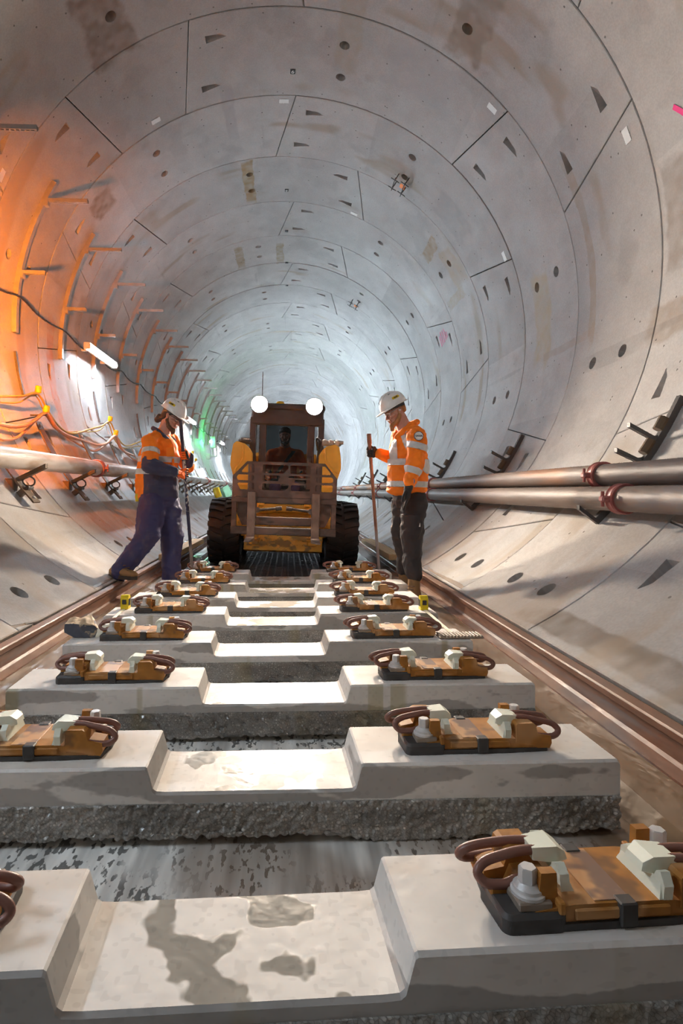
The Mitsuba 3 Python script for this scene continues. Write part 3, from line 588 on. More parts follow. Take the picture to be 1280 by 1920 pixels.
# black power cable strung over the brackets
pts = []
for k in range(-3, 18):
    for u in (0, .33, .66):
        y = mid(k) + u * RL; z = 3.60 - .07 * math.sin(u * PI) + .02 * math.sin(k * 1.7); pts.append((-wallx(z) + .085, y, z))
add('power_cable', tube(pts, .012, 8, 4), 'm_black', 60); tag('power_cable', 'thin black cable strung over the brackets on the left wall', 'cable')
# yellow and orange cables on hooks
pr('m_cable_yellow', lambda p, n, uv: mix(mi.Color3f(.62, .36, .03), mi.Color3f(.42, .33, .16), fbm(p.x * 3, p.y * 5, p.z * 3, 2)), .5)
pr('m_cable_orange', lambda p, n, uv: mix(mi.Color3f(.62, .22, .07), mi.Color3f(.55, .42, .33), fbm(p.x * 3, p.y * 4, p.z * 3, 2)), .5)
pr('m_hook_yellow', (.72, .50, .01), .4)
HK = [-1, 1, 3, 5, 7, 9]
for i, k in enumerate(HK):
    y = mid(k); key = uniq('cable_hook')
    add(key + '__strip', [arcbar(-96, -105.5, y - .014, y + .014, 0, .03)], 'm_dark_metal')
    for j, (x, z) in enumerate(((-3.0, 2.46), (-2.90, 2.22))):
        w0 = np.array([-wallx(z - .05) + .02, y, z - .05])
        h_ = add(key + '__hook', tube([w0, (x - .07, y, z - .05), (x - .02, y, z - .045), (x + .01, y, z - .01)], .010, 8, 4), 'm_dark_metal', 50)
        add(h_ + '__insulator', [lathe([(0, 0), (.035, 0), (.04, .01), (.04, .07), (.033, .085), (0, .085)], (x + .012, y, z - .015), (.15, 0, 1), 18)], 'm_hook_yellow', 30)
    tag(key, f'pair of yellow capped cable hooks on the left wall, {NTH[i]} pair from the camera', 'hook', 'cable hooks on the left wall')
for nm, x, z, mat, r, sag, ph in (('orange yellow cable on the upper cable hooks', -2.99, 2.435, 'm_cable_yellow', .015, .30, 0), ('thin yellow cable below the upper hooks', -3.02, 2.42, 'm_cable_yellow', .010, .37, 1), ('thick orange cable on the lower cable hooks', -2.89, 2.195, 'm_cable_orange', .022, .31, 2), ('pale orange cable bundled along the lower hooks', -2.92, 2.19, 'm_cable_orange', .016, .36, 3)):
    pts = []
    for a, b in zip(HK[:-1], HK[1:]):
        for u in np.linspace(0, 1, 9)[:-1]:
            y = mid(a) + u * (mid(b) - mid(a)); s = sag * (1 + .12 * math.sin(a * 2 + ph)); zz = z - 4 * s * u * (1 - u) * (1 + .25 * math.sin(u * 6 + ph))
            pts.append((-min(abs(x) + .05 * math.sin(PI * u), wallx(zz) - r - .02), y, zz))
    key = uniq('cable'); add(key, tube(pts, r, 8, 3), mat, 60); tag(key, nm, 'cable')
# ------------------------------------------------------------------ pipe on the left wall with its plates
def pipe_col(p, n, uv):
    a = fbm(p.x * 5, p.y * 1.2, p.z * 5, 4); b = fbm(p.x * 12, p.y * 4, p.z * 12, 3)
    c = mix(mi.Color3f(.095, .062, .045), mi.Color3f(.18, .15, .13), a)
    c = mix(c, mi.Color3f(.30, .125, .05), .85 * smoothstep(.36, .52, fbm(p.x * 2, p.y * .45 + 2.1, p.z * 6, 3)) * smoothstep(1.27, 1.29, p.z) * smoothstep(4.6, 4.9, p.y))
    c = mix(c, mi.Color3f(.12, .11, .115), .8 * smoothstep(.50, .62, b) * smoothstep(5.2, 3.6, p.y) * smoothstep(0, 1, p.x))
    return mix(c, mi.Color3f(.065, .055, .055), .85 * smoothstep(4.34, 4.30, p.y) * smoothstep(1.27, 1.29, p.z) * smoothstep(0, 1, p.x))
pr('m_pipe', pipe_col, .55, spec=.4, bump=lambda p, n, uv: fbm(p.x * 25, p.y * 8, p.z * 25, 3), bs=.003)
pr('m_pipe_pale', lambda p, n, uv: mix(mi.Color3f(.46, .42, .38), mi.Color3f(.33, .25, .18), smoothstep(.42, .62, fbm(p.x * 4, p.y * 1.6, p.z * 6, 4))), .35, spec=.5)
pr('m_coupling', lambda p, n, uv: mix(mi.Color3f(.24, .04, .04), mi.Color3f(.32, .13, .11), fbm(p.x * 20, p.y * 20, p.z * 20, 3)), .45)
def pipe_run(key, x, z, r, joints, mat, label):
    for a, b in zip(joints[:-1], joints[1:]):
        add(key + '__pipe_length', lathe([(0, 0), (r, 0), (r, b - a), (0, b - a)], (x, a, z), (0, 1, 0), 40), mat, 40)
    for y in joints[1:-1]:
        c = add(key + '__coupling', lathe([(r - .01, -.045), (r + .014, -.045), (r + .020, -.03), (r + .012, -.015), (r + .012, .015), (r + .020, .03), (r + .014, .045), (r - .01, .045)], (x, y, z), (0, 1, 0), 40), 'm_coupling', 30)
        for e in (-1, 1): add(c + '__bolt_lug', [bx(x + (r + .035) * e - .03, x + (r + .035) * e + .03, y - .03, y + .03, z - .02, z + .02, .01), rod((x + e * (r + .05), y, z - .05), (x + e * (r + .05), y, z + .05), .011, n=8)], 'm_coupling', 30)
    tag(key, label, 'pipe')
pipe_run('water_pipe', -2.46, 1.54, .10, [-2, 2.6, 7.72, 12.8, 17.9, 23, 28, 40], 'm_pipe_pale', 'pale steel pipe along the left tunnel wall')
pipe_run('water_pipe_001', 2.42, 1.352, .0815, [-1, 4.31, 9.31, 14.3, 19.3, 24.3, 29.3, 40], 'm_pipe', 'upper of the two rusty pipes along the right wall')
pipe_run('water_pipe_002', 2.30, 1.183, .084, [-1, 3.83, 8.9, 14.0, 19.0, 24, 29, 40], 'm_pipe', 'lower of the two rusty pipes along the right wall')
pr('m_bracket', lambda p, n, uv: mix(mi.Color3f(.060, .040, .022), mi.Color3f(.12, .082, .045), fbm(p.x * 9, p.y * 9, p.z * 9, 3)), .5)
for i, k in enumerate(range(-1, 17)):
    y = mid(k); key = uniq('pipe_bracket')
    add(key + '__wall_plate', [arcbar(-112, -132.5, y - .075, y + .075, .07, .085, 10), arcbar(-119.5, -121.5, y - .05, y + .05, -.02, .075, 3), arcbar(-129, -130, y - .03, y + .03, -.02, .075, 3)], 'm_bracket', 25)
    for t in (-113, -131.5):
        q = wall(t, y, .085); add(key + '__bolt_head', lathe([(0, 0), (.018, 0), (.016, .014), (0, .018)], q, wall(t, y, .2) - q, 10), 'm_zinc')
    add(key + '__arm', [hullpts([np.array(p) + [0, e * .03, dz] for p in ((-2.74, y, 1.262), (-2.28, y, 1.482)) for e in (-1, 1) for dz in (-.022, .022)]), bx(-2.68, -2.58, y - .05, y + .05, 1.20, 1.36, .01)], 'm_bracket', 25)
    add(key + '__clamp', [tube([(-2.49, y, 1.38), (-2.44, y + .02, 1.375), (-2.41, y + .03, 1.34), (-2.42, y + .03, 1.30), (-2.46, y + .02, 1.285), (-2.50, y + .01, 1.30), (-2.515, y, 1.34), (-2.49, y, 1.378)], .008, 8, 5), rod((-2.46, y - .03, 1.27), (-2.46, y + .08, 1.27), .02)], 'm_dark_metal', 50)
    tag(key, f'brown steel pipe bracket under the pale left pipe, {NTH[i]} from the camera', 'bracket', 'pipe brackets on the left wall')
for i, k in enumerate((-1, 1, 3, 5, 7, 9, 11)):
    y = mid(k); key = uniq('pipe_hanger')
    add(key + '__wall_strip', [arcbar(114.8, 134, y - .022, y + .022, 0, .05, 12)], 'm_dark_metal', 25)
    for z0, z1, xa, xb in ((1.585, 1.72, 2.83, 2.585), (1.425, 1.535, 2.72, 2.49), (.965, 1.115, 2.41, 2.215)):
        a = add(key + '__arm', hullpts([np.array(p) + [0, e * .02, dz] for p in ((xa, y, z0), (xb, y, z1)) for e in (-1, 1) for dz in (-.016, .016)]), 'm_dark_metal', 25)
        if z0 > 1.3:
            add(a + '__stay', tube([(xa - .10, y, z0 + .045), (xa - .04, y, z0 + .05), (xa + .02, y, z0 + .085), (wallx(z0 + .13) - .05, y, z0 + .13)], .009, 8, 4), 'm_dark_metal', 50)
            w0, w1 = wall(118.2 if z0 > 1.5 else 121.6, y, .07), wall(120.0 if z0 > 1.5 else 123.6, y, .07)
            add(key + '__clamp_block', rod(w0, w1, .035, n=10), 'm_bracket', 25)
    tag(key, f'dark steel pipe hanger on the right wall, {NTH[i]} from the camera', 'bracket', 'pipe hangers on the right wall')
# ------------------------------------------------------------------ labels, tags, marks on the lining
def patch(t, y, w, h, d0, d1, rot=0):
    """a thin sheet lying on the lining, w along the ring, h along the tunnel"""
    q = wall(t, y, d0); nrm = (np.array([0, y, AX]) - q) / np.linalg.norm(np.array([0, y, AX]) - q); u = np.cross([0, 1.0, 0], nrm)
    c, s = math.cos(rot), math.sin(rot); a = u * c + np.array([0, 1.0, 0]) * s; b = -u * s + np.array([0, 1.0, 0]) * c
    return q, a, b, nrm
pr('m_sticker', (.72, .73, .72), .5); pr('m_pink', (.75, .035, .22), .6)
for t, y, where in ((.6, 7.97, 'on the crown at a segment corner'), (46.6, 6.56, 'on the upper right beside a long joint'), (70.4, 5.17, 'high on the right wall in the nearest ring'), (-30.3, 7.69, 'on the upper left below two round pockets'), (69.0, 8.02, 'on the right wall at the joint above a pocket pair'), (-65.8, 6.27, 'at the left edge of the photo'), (23.2, 10.65, 'on the far crown right of the middle')):
    q, a, b, nn = patch(t, y, 0, 0, .004, 0)
    key = uniq('wall_sticker'); add(key, place(bx(-.065, .065, -.04, .04, 0, .002), q, a, b, nn), 'm_sticker', False)
    tag(key, f'small white paper sticker {where}', 'sticker')
for t, y, txt, where in ((2.6, 7.40, '6', 'nearest on the crown'), (1.1, 10.33, '5', 'second along the crown'), (1.0, 11.95, '', 'third along the crown'), (1.0, 13.6, '', 'fourth along the crown'), (1.0, 15.1, '', 'fifth along the crown')):
    q, a, b, nn = patch(t, y, 0, 0, .004, 0); key = uniq('number_plate')
    add(key + '__plate', place(bx(-.032, .032, -.04, .04, 0, .006, .001), q, -a, -b if False else b, np.cross(-a, b)) if False else place(bx(-.032, .032, -.04, .04, 0, .006), q, a, b, nn), 'm_black', False)
    if txt:
        # read from below, its top away from the viewer
        xa, ya = np.array([1.0, 0, 0]), np.array([0, 1.0, 0]); zz = nn
        tmesh = meshkit.text_mesh(txt, .05, .002, True); c = tmesh.bounds.mean(0); tmesh.apply_translation([-c[0], -c[1], 0])
        add(key + '__numeral', place(tmesh, q + nn * .007, a * np.sign(a[0]), np.cross(nn, a * np.sign(a[0])), nn), 'm_sticker', False)
    tag(key, f'small black number plate {where}', 'number plate')
for t, y, l, r, nm in ((74.0, 4.50, .26, 1.45, 'left stroke'),):
    pass
def spray(strokes, label):
    key = uniq('spray_mark'); ms = []
    for (t0, y0), (t1, y1), w in strokes:
        n = 7; V = []; f = []
        for u in np.linspace(0, 1, n):
            t, y = t0 + (t1 - t0) * u, y0 + (y1 - y0) * u; p = wall(t, y, .0065); e = np.array(wall(t1, y1) - wall(t0, y0)); e /= np.linalg.norm(e)
            nr = np.array([-p[0], 0, AX - p[2]]); nr /= np.linalg.norm(nr); sd = np.cross(e, nr); ww = w * (.8 + .4 * random.random()); V += [p - sd * ww, p + sd * ww]
        for k in range(n - 1): f += [[2 * k, 2 * k + 1, 2 * k + 3], [2 * k, 2 * k + 3, 2 * k + 2]]
        ms.append(trimesh.Trimesh(np.array(V), f, process=False))
    add(key, ms, 'm_pink', True); tag(key, label, 'paint mark')
spray([((72.6, 4.60), (75.6, 4.47), .022), ((72.6, 4.36), (75, 4.30), .022), ((71.5, 4.45), (71.9, 4.30), .02)], 'bright pink spray paint strokes at the right edge of the photo')
spray([((70.5, 11.3), (74.5, 11.3), .014), ((70.6, 11.42), (74.8, 11.42), .014), ((70.5, 11.54), (75, 11.54), .014), ((71.5, 11.65), (75.2, 11.65), .014), ((72, 11.2), (74, 11.2), .012)], 'faint pink spray paint scribble on the right wall above the right worker')
pr('m_tag_orange', (.80, .22, .03), .6)
for i, (t, y) in enumerate(((34.9, 8.66), (34.0, 14.5))):
    key = uniq('ceiling_hanger'); ms = []
    for dt, dy in ((-2.2, .18), (-2.2, .42), (.8, .12), (.8, .40)):
        q = wall(t + dt, y + dy); nn = (wall(t + dt, y + dy, 1) - q); u = np.cross([0, 1.0, 0], nn)
        add(key + '__drop_rod', [rod(q, q + nn * .13, .008, n=8), rod(q + nn * .12 - u * .07, q + nn * .12 + u * .07, .007, n=8)], 'm_dark_metal')
    for dt in (-2.2, .8): add(key + '__rail', rod(wall(t + dt, y + .1, .13), wall(t + dt, y + .46, .13), .008, n=8), 'm_dark_metal')
    q, a, b, nn = patch(t + .3, y + .25, 0, 0, .10, 0)
    add(key + '__tag', place(bx(-.045, .045, -.055, .055, 0, .003), q, a, b, nn), 'm_tag_orange', False)
    tag(key, ['thin steel hanger frame with an orange tag, nearest on the upper right vault', 'small steel hanger frame with an orange tag, far along the vault'][i], 'hanger')
# ------------------------------------------------------------------ loose things on the sleepers
pr('m_tape_yellow', (.72, .55, .01), .35); pr('m_blade', (.78, .74, .58), .4)
for i, (x, y, x2, y2, tz, side) in enumerate(((-1.115, 4.30, -1.075, 3.56, 0, 'left'), (1.085, 4.27, 1.085, 3.50, 0, 'right'))):
    key = uniq('tape_measure'); z = ZT
    sh = Polygon([(-.034, 0), (.034, 0), (.036, .05), (.03, .088), (.012, .102), (-.012, .102), (-.034, .085)]).buffer(-.006).buffer(.006)
    add(key + '__case', [yz(Polygon([(a * 1.0, b) for a, b in np.array(sh.exterior.coords)]), -.028, .028), bx(-.024, .024, -.048, -.03, .0, .018, .003)], 'm_tape_yellow', 25, T().translate([x, y, z]))
    add(key + '__lock_button', [bx(-.015, .015, -.043, -.033, .038, .072, .003), bx(.028, .031, -.022, .022, .025, .075, .001), bx(-.031, -.028, -.022, .022, .025, .075, .001)], 'm_black', 25, T().translate([x, y, z]))
    d = np.array([x2 - x, y2 - y + .04, 0]); l = np.linalg.norm(d); d /= l; sd = np.cross([0, 0, 1.0], d); rows = []
    for u in np.linspace(0, 1, 16):
        for v, h in ((-.0125, .004), (0, .0015), (.0125, .004)): rows.append(np.array([x, y - .04, z + .003]) + d * l * u + sd * v + [0, 0, h])
    f = []
    for k in range(15):
        for j in (0, 1): a = k * 3 + j; f += [[a, a + 1, a + 4], [a, a + 4, a + 3]]
    add(key + '__blade', (np.array(rows), np.array(f)), 'm_blade', True)
    tag(key, f'yellow tape measure with its blade drawn out on the {side} sleeper ends', 'tape measure')
pr('m_stone', lambda p, n, uv: mix(mix(mi.Color3f(.045, .055, .075), mi.Color3f(.08, .09, .11), fbm(p.x * 25, p.y * 25, p.z * 25, 3)), mi.Color3f(.46, .36, .24) * (.7 + .6 * fbm(p.x * 40, p.y * 40, 3.0, 3)), smoothstep(.45, .62, n.z)), .7)
sm = tm(m3.Manifold.hull_points(np.array([(-.10, -.055, .025), (.045, -.06, .0), (-.04, -.06, .0), (.02, .09, 0), (-.09, .08, .0), (.10, .03, .005), (.10, -.02, .0), (-.105, .05, .075), (-.10, -.055, .068), (-.02, -.062, .066), (.02, .07, .085), (.07, -.01, .05)])).refine_to_length(.012))
v = np.array(sm.vertices); v = v + sm.vertex_normals * (.022 * (meshkit.fbm(v * 26, 3, 4) - .5))[:, None]; v[:, 2] = np.maximum(v[:, 2], 0); sm = trimesh.Trimesh(v, sm.faces, process=False)
add('concrete_lump', sm, 'm_stone', 25, T().translate([-1.135, 3.49, ZT + .001]).scale([1, 1, 1.25])); tag('concrete_lump', 'broken rubble lump with tan top on the left end of the fourth sleeper', 'rubble')
add('concrete_lump__chip', hullpts([(0, 0, 0), (.13, .02, 0), (.12, .10, .0), (.01, .05, .055), (.11, .05, .07), (.02, .1, 0)]), 'm_blade', False, T().translate([-1.062, 3.45, ZT + .001]))
rb = [bx(-.13, .13, -.055, .055, 0, .012, .003)] + [bx(x - .006, x + .006, -.052, .052, .010, .020, .002) for x in np.arange(-.12, .125, .02)]
add('ribbed_pad', rb, 'm_washer', 25, T().translate([1.11, 3.46, ZT + .001]).rotate([0, 0, 1], 3)); tag('ribbed_pad', 'grey brown ribbed rubber pad on the right end of the fourth sleeper', 'pad')
pr('m_timber', lambda p, n, uv: mix(mi.Color3f(.34, .22, .10), mi.Color3f(.50, .36, .19), fbm(p.x * 40, p.y * 2, p.z * 40, 3)), .7)
for x0, x1, sd in ((-1.44, -1.40, 'left'), (1.44, 1.40, 'right')):
    key = uniq('timber_plank'); d = np.array([x1 - x0, 2.4, 0]); l = np.linalg.norm(d); d /= l
    add(key, place(bx(-.09, .09, 0, l, 0, .075, .004), (x0, 7.25, .3705), np.cross(d, [0, 0, 1.0]), d, (0, 0, 1)), 'm_timber', 20)
    tag(key, f'rough timber plank lying on the {sd} rail beside the loader wheel', 'plank')
# electrical gear far along the left wall
pr('m_grey_box', (.42, .42, .41), .5); pr('m_green_board', (.16, .33, .20), .6)
k = add('signal_lamp__lens', lathe([(0, 0), (.05, 0), (.05, .02), (0, .02)], (-2.99, 22.93, 3.2), (-.75, -.3, .35), 16), 'm_white_metal'); scene[k]['emitter'] = {'type': 'area', 'radiance': rgbv(*GREEN)}
add('signal_lamp__housing', [bx(-2.98, -2.78, 22.95, 23.1, 2.95, 3.42, .02), rod((-2.9, 23.02, 2.96), (-2.9, 23.02, 2.62), .02), rod((-3.2, 23.02, 2.62), (-2.72, 23.02, 2.62), .02), rod((-2.74, 23.02, 2.62), (-2.74, 23.02, 3.0), .015), bx(-3.16, -3.0, 22.95, 23.1, 2.5, 2.72, .01)], 'm_grey_box')
tag('signal_lamp', 'grey boxed lamp throwing green light on the far left wall', 'lamp')
for i, (x, y, z, w, h, rot, mat, lab, cat) in enumerate(((-2.86, 19.6, 1.80, .34, .36, 25, 'm_grey_box', 'grey electrical box low on the far left wall', 'electrical box'), (-2.16, 21.2, 1.20, .36, .42, 30, 'm_green_board', 'green board leaning on the far left wall beside the grey box', 'board'))):
    key = uniq('electrical_box' if i == 0 else 'green_board')
    W_ = T().translate([x, y, z]).rotate([0, 1, 0], -rot)
    add(key + '__body', bx(-w / 2, w / 2, -.1, .1, -h / 2, h / 2, .015), mat, 25, W_); add(key + '__lid', bx(-w / 2 + .02, w / 2 - .02, -.115, -.1, -h / 2 + .02, h / 2 - .02, .004), mat, 25, W_)
    tag(key, lab, cat)
add('drum', lathe([(0, 0), (.12, 0), (.12, .3), (.10, .34), (.04, .36), (0, .36)], (-2.28, 19.8, 1.02), (-.3, 0, 1), 20), 'm_hook_yellow', 30); tag('drum', 'small yellow drum low on the left side beyond the loader', 'drum')
# ------------------------------------------------------------------ people
def cloth(c, c2=None, dust=None):
    def fn(p, n, uv):
        a = fbm(p.x * 9, p.y * 9, p.z * 9, 3); v = mi.Color3f(*c) * (.82 + .36 * a)
        if dust: v = mix(v, mi.Color3f(*dust), .5 * smoothstep(.56, .76, fbm(p.x * 17 + 3, p.y * 13, p.z * 8, 4)))
        return v
    return fn
pr('m_hivis', cloth((.95, .215, .010)), .75, sheen=.3)
pr('m_navy', cloth((.028, .034, .075), dust=(.09, .09, .12)), .8, sheen=.3)
pr('m_trouser_navy', cloth((.026, .030, .095), dust=(.07, .065, .095)), .8, sheen=.3)
pr('m_trouser_black', cloth((.018, .018, .021), dust=(.035, .034, .035)), .8, sheen=.2)
pr('m_band', lambda p, n, uv: g(.50 + .16 * fbm(p.x * 30, p.y * 30, p.z * 30, 3)), .4)
pr('m_skin', lambda p, n, uv: mix(mi.Color3f(.56, .30, .22), mi.Color3f(.48, .22, .16), fbm(p.x * 22, p.y * 22, p.z * 22, 2)), .5)
pr('m_hair', (.045, .026, .018), .6); pr('m_beard', (.10, .055, .03), .7); pr('m_ginger', (.36, .17, .06), .7)
pr('m_helmet', (.82, .81, .80), .3, spec=.5); pr('m_boot', cloth((.22, .13, .055), dust=(.12, .075, .035)), .8); pr('m_sole', (.035, .028, .022), .8)
pr('m_glove_black', (.020, .019, .020), .8); pr('m_glove_orange', (.92, .16, .015), .7); pr('m_cuff_blue', (.05, .13, .28), .7)
pr('m_eye', (.75, .73, .70), .3); pr('m_lip', (.42, .17, .14), .5)
ICO = np.asarray(trimesh.creation.icosphere(subdivisions=2).vertices)
def ball(p, r):
    r = np.broadcast_to(np.asarray(r, float), (3,)); return np.asarray(p, float) + ICO * r
def union(ms):
    return m3.Manifold.batch_boolean(ms, m3.OpType.Add)
def blob(chains, L_=.022, it=10, fold=0.0, fs=11, seed=0, extra=()):
    """chains: lists of (point, radius); each bone is the hull of the balls at its ends; all joined and smoothed into one surface"""
    ms = []
    for ch in chains:
        for a, b in zip(ch[:-1], ch[1:]): ms.append(m3.Manifold.hull_points(np.vstack([ball(*a), ball(*b)])))
    m = tm(union(ms + list(extra)).refine_to_length(L_))
    if it: trimesh.smoothing.filter_taubin(m, lamb=.5, nu=.52, iterations=it)
    if fold:
        v = np.array(m.vertices); f_ = meshkit.fbm(v * [fs, fs, fs * .75] + seed * 3.1, 3, seed) - .5
        fold_ = np.abs(meshkit.noise(v * [fs * .8, fs * .8, fs * 1.9] + 9, seed + 3) - .5)
        m.vertices = v + m.vertex_normals * (fold * 2.2 * f_ - fold * 1.6 * (.25 - np.minimum(fold_, .25)))[:, None]
    return m
def inflate(m, d):
    q = m.copy(); q.vertices = np.array(m.vertices) + m.vertex_normals * d; return q
def slab(o, axis, h, w=2.0):
    """a slab of thickness h, centred at o, across the axis"""
    a, b, d = frame(axis); return man(place(bx(-w, w, -w, w, -h / 2, h / 2), o, a, b, d))
def band(m, o, axis, h, d=.004, w=2.0): return tm(man(inflate(m, d)) ^ slab(o, axis, h, w))
def basis(f, u):
    f = np.asarray(f, float); f /= np.linalg.norm(f); u = np.asarray(u, float); u = u - f * np.dot(u, f); u /= np.linalg.norm(u)
    return f, np.cross(u, f), u          # forward, left, up
def head_pts(o, B):
    f, l, u = B
    return lambda a, b, c: np.asarray(o) + f * a + l * b + u * c
def orient(m, o, B):
    f, l, u = B; return place(m, o, f, l, u)
def head_solid(o, B):
    """skull, jaw, brow, nose, ears as solids in the head's frame, metres; o is the middle of the head"""
    S = []
    def H(*bs): S.append(m3.Manifold.hull_points(np.vstack([ball(p, r) for p, r in bs])))
    H(((-.012, 0, .035), (.095, .074, .080)), ((.02, 0, .0), (.072, .066, .07)))
    H(((.035, 0, -.02), (.055, .058, .05)), ((.050, 0, -.085), (.032, .032, .026)))
    H(((.075, 0, -.095), .018), ((-.005, .048, -.065), .016)); H(((.075, 0, -.095), .018), ((-.005, -.048, -.065), .016))
    H(((.080, .030, .020), .014), ((.080, -.030, .020), .014))
    H(((.086, 0, .018), .009), ((.110, 0, -.030), .0125)); H(((.098, .011, -.032), .008), ((.098, -.011, -.032), .008))
    H(((.072, .038, -.025), .018), ((.05, .05, -.02), .018)); H(((.072, -.038, -.025), .018), ((.05, -.05, -.02), .018))
    H(((.088, .014, -.062), .0075), ((.088, -.014, -.062), .0075)); H(((.084, .014, -.074), .009), ((.084, -.014, -.074), .009))
    for s in (-1, 1): H(((-.008, s * .074, .012), (.018, .008, .024)), ((-.002, s * .072, -.018), (.010, .008, .012)))
    m = tm(union(S).refine_to_length(.009)); trimesh.smoothing.filter_taubin(m, iterations=6)
    return man(orient(m, o, B))
def helmet(key, o, B, sticker):
    """a brimmed safety helmet on the head at o"""
    n, mr = 40, 12; V = []; 
    for i in range(mr + 1):
        ph = i / mr * PI / 2
        for j in range(n):
            t = 2 * PI * j / n; c = math.cos(t); rx = (.138 if c > 0 else .135); 
            V.append((rx * math.sin(ph) * c - .005, .112 * math.sin(ph) * math.sin(t), .05 + .128 * math.cos(ph) ** .92 - .012 * c * math.sin(ph) + (.008 if abs(math.sin(t)) < .35 else 0) * math.sin(ph) * math.cos(ph) * 2))
    f = []
    for i in range(mr):
        for j in range(n): a, b = i * n + j, i * n + (j + 1) % n; f += [[a, a + n, b + n], [a, b + n, b]]
    sh = trimesh.Trimesh(np.array(V), f, process=True)
    sh.merge_vertices(); rim = [(.133 * math.cos(t) - .005, .112 * math.sin(t), .05 - .012 * math.cos(t)) for t in np.linspace(0, 2 * PI, 41)]
    outer = [(.145 * math.cos(t) - .005 + (.055 * max(0, math.cos(t)) ** 1.5), .118 * math.sin(t), .046 - .012 * math.cos(t) - .022 * max(0, math.cos(t)) ** 1.5) for t in np.linspace(0, 2 * PI, 41)]
    bv = np.array(rim + outer); bf = []
    for j in range(40): bf += [[j, j + 1, 41 + j + 1], [j, 41 + j + 1, 41 + j]]
    brim = trimesh.Trimesh(bv, bf, process=False); b2 = brim.copy(); b2.apply_translation([0, 0, -.005])
    lip = tube(outer, .004, 6, 0)
    k = add(key + '__helmet', [orient(m, o, B) for m in (sh, brim, b2, lip)], 'm_helmet', 40)
    add(k + '__ridge', [orient(tube([(-.12, y, .10), (-.07, y, .160), (0, y, .182), (.07, y, .162), (.115, y, .10)], .008, 8, 5), o, B) for y in (-.022, .022)], 'm_helmet', 60)
    add(k + '__vent', [orient(bx(x - .012, x + .012, s * .05 - .003, s * .05 + .003, .160, .166, .002), o, B) for x in (-.02, .02) for s in (-1, 1)], 'm_black')
    q = []
    for u in np.linspace(-.5, .5, 9):
        for v in (0, 1): 
            t = sticker * (PI / 2) - u * .62; ph = .98 + (.20 if v else 0) + u * .0
            q.append((.1415 * math.sin(ph) * math.cos(t) - .005, .115 * math.sin(ph) * math.sin(t), .05 + .1305 * math.cos(ph) ** .92 - .012 * math.cos(t) * math.sin(ph)))
    f = []
    for j in range(8): f += [[2 * j, 2 * j + 1, 2 * j + 3], [2 * j, 2 * j + 3, 2 * j + 2]]
    add(k + '__badge', orient(trimesh.Trimesh(np.array(q), f, process=False), o, B), 'm_hook_yellow', True)
    mid_ = [np.array(q[2 * j]) * .5 + np.array(q[2 * j + 1]) * .5 for j in range(2, 7)]
    add(k + '__badge_mark', orient(tube([p * [1.006, 1.006, 1.004] for p in mid_], .006, 6, 3), o, B), 'm_black')
    add(k + '__headband', orient(lathe([(.104, .02), (.108, .02), (.108, .056), (.104, .056)], (0, 0, 0), (0, 0, 1), 32), o, B), 'm_black')
    return k
def gloved_hand(grip, axis, palm, wrist, r=.019, sc=1.0):
    """palm and five fingers closed on a bar of radius r; palm: direction from the bar to the palm"""
    axis = np.asarray(axis, float) / np.linalg.norm(axis); palm = np.asarray(palm, float); palm -= axis * np.dot(axis, palm); palm /= np.linalg.norm(palm); t = np.cross(axis, palm)
    grip = np.asarray(grip, float); fr = .0098 * sc; R1 = r + fr * .85; ms = []
    pc = grip + palm * (r + .016)
    ms.append(m3.Manifold.hull_points(np.vstack([ball(pc + axis * a + t * b, (.0155 * sc,) * 3) for a in (-.034 * sc, .034 * sc) for b in (-.012, .034)])))
    ms.append(m3.Manifold.hull_points(np.vstack([ball(pc + t * .03 + axis * .02, .017 * sc), ball(pc + t * .03 - axis * .02, .017 * sc), ball(wrist, .030 * sc)])))
    for i, ln in enumerate((.92, 1.0, .95, .78)):
        a = axis * (.033 - i * .0215) * sc; pr_ = None
        for k, ang in enumerate(np.linspace(-25, -25 - 205 * ln, 5)):
            an = math.radians(ang); q = grip + a + (palm * math.cos(an) + t * math.sin(an)) * R1
            if pr_ is not None: ms.append(m3.Manifold.hull_points(np.vstack([ball(pr_, fr * (1.05 - .05 * k)), ball(q, fr * (1 - .05 * k))])))
            pr_ = q
    pr_ = pc + t * .028 + axis * .034 * sc
    for ang, ax in ((40, .044), (95, .046), (150, .040)):
        an = math.radians(ang); q = grip + axis * ax * sc + (palm * math.cos(an) + t * math.sin(an)) * (R1 + .003)
        ms.append(m3.Manifold.hull_points(np.vstack([ball(pr_, fr * 1.25), ball(q, fr * 1.1)]))); pr_ = q
    m = tm(union(ms).refine_to_length(.006)); trimesh.smoothing.filter_taubin(m, iterations=4); return m
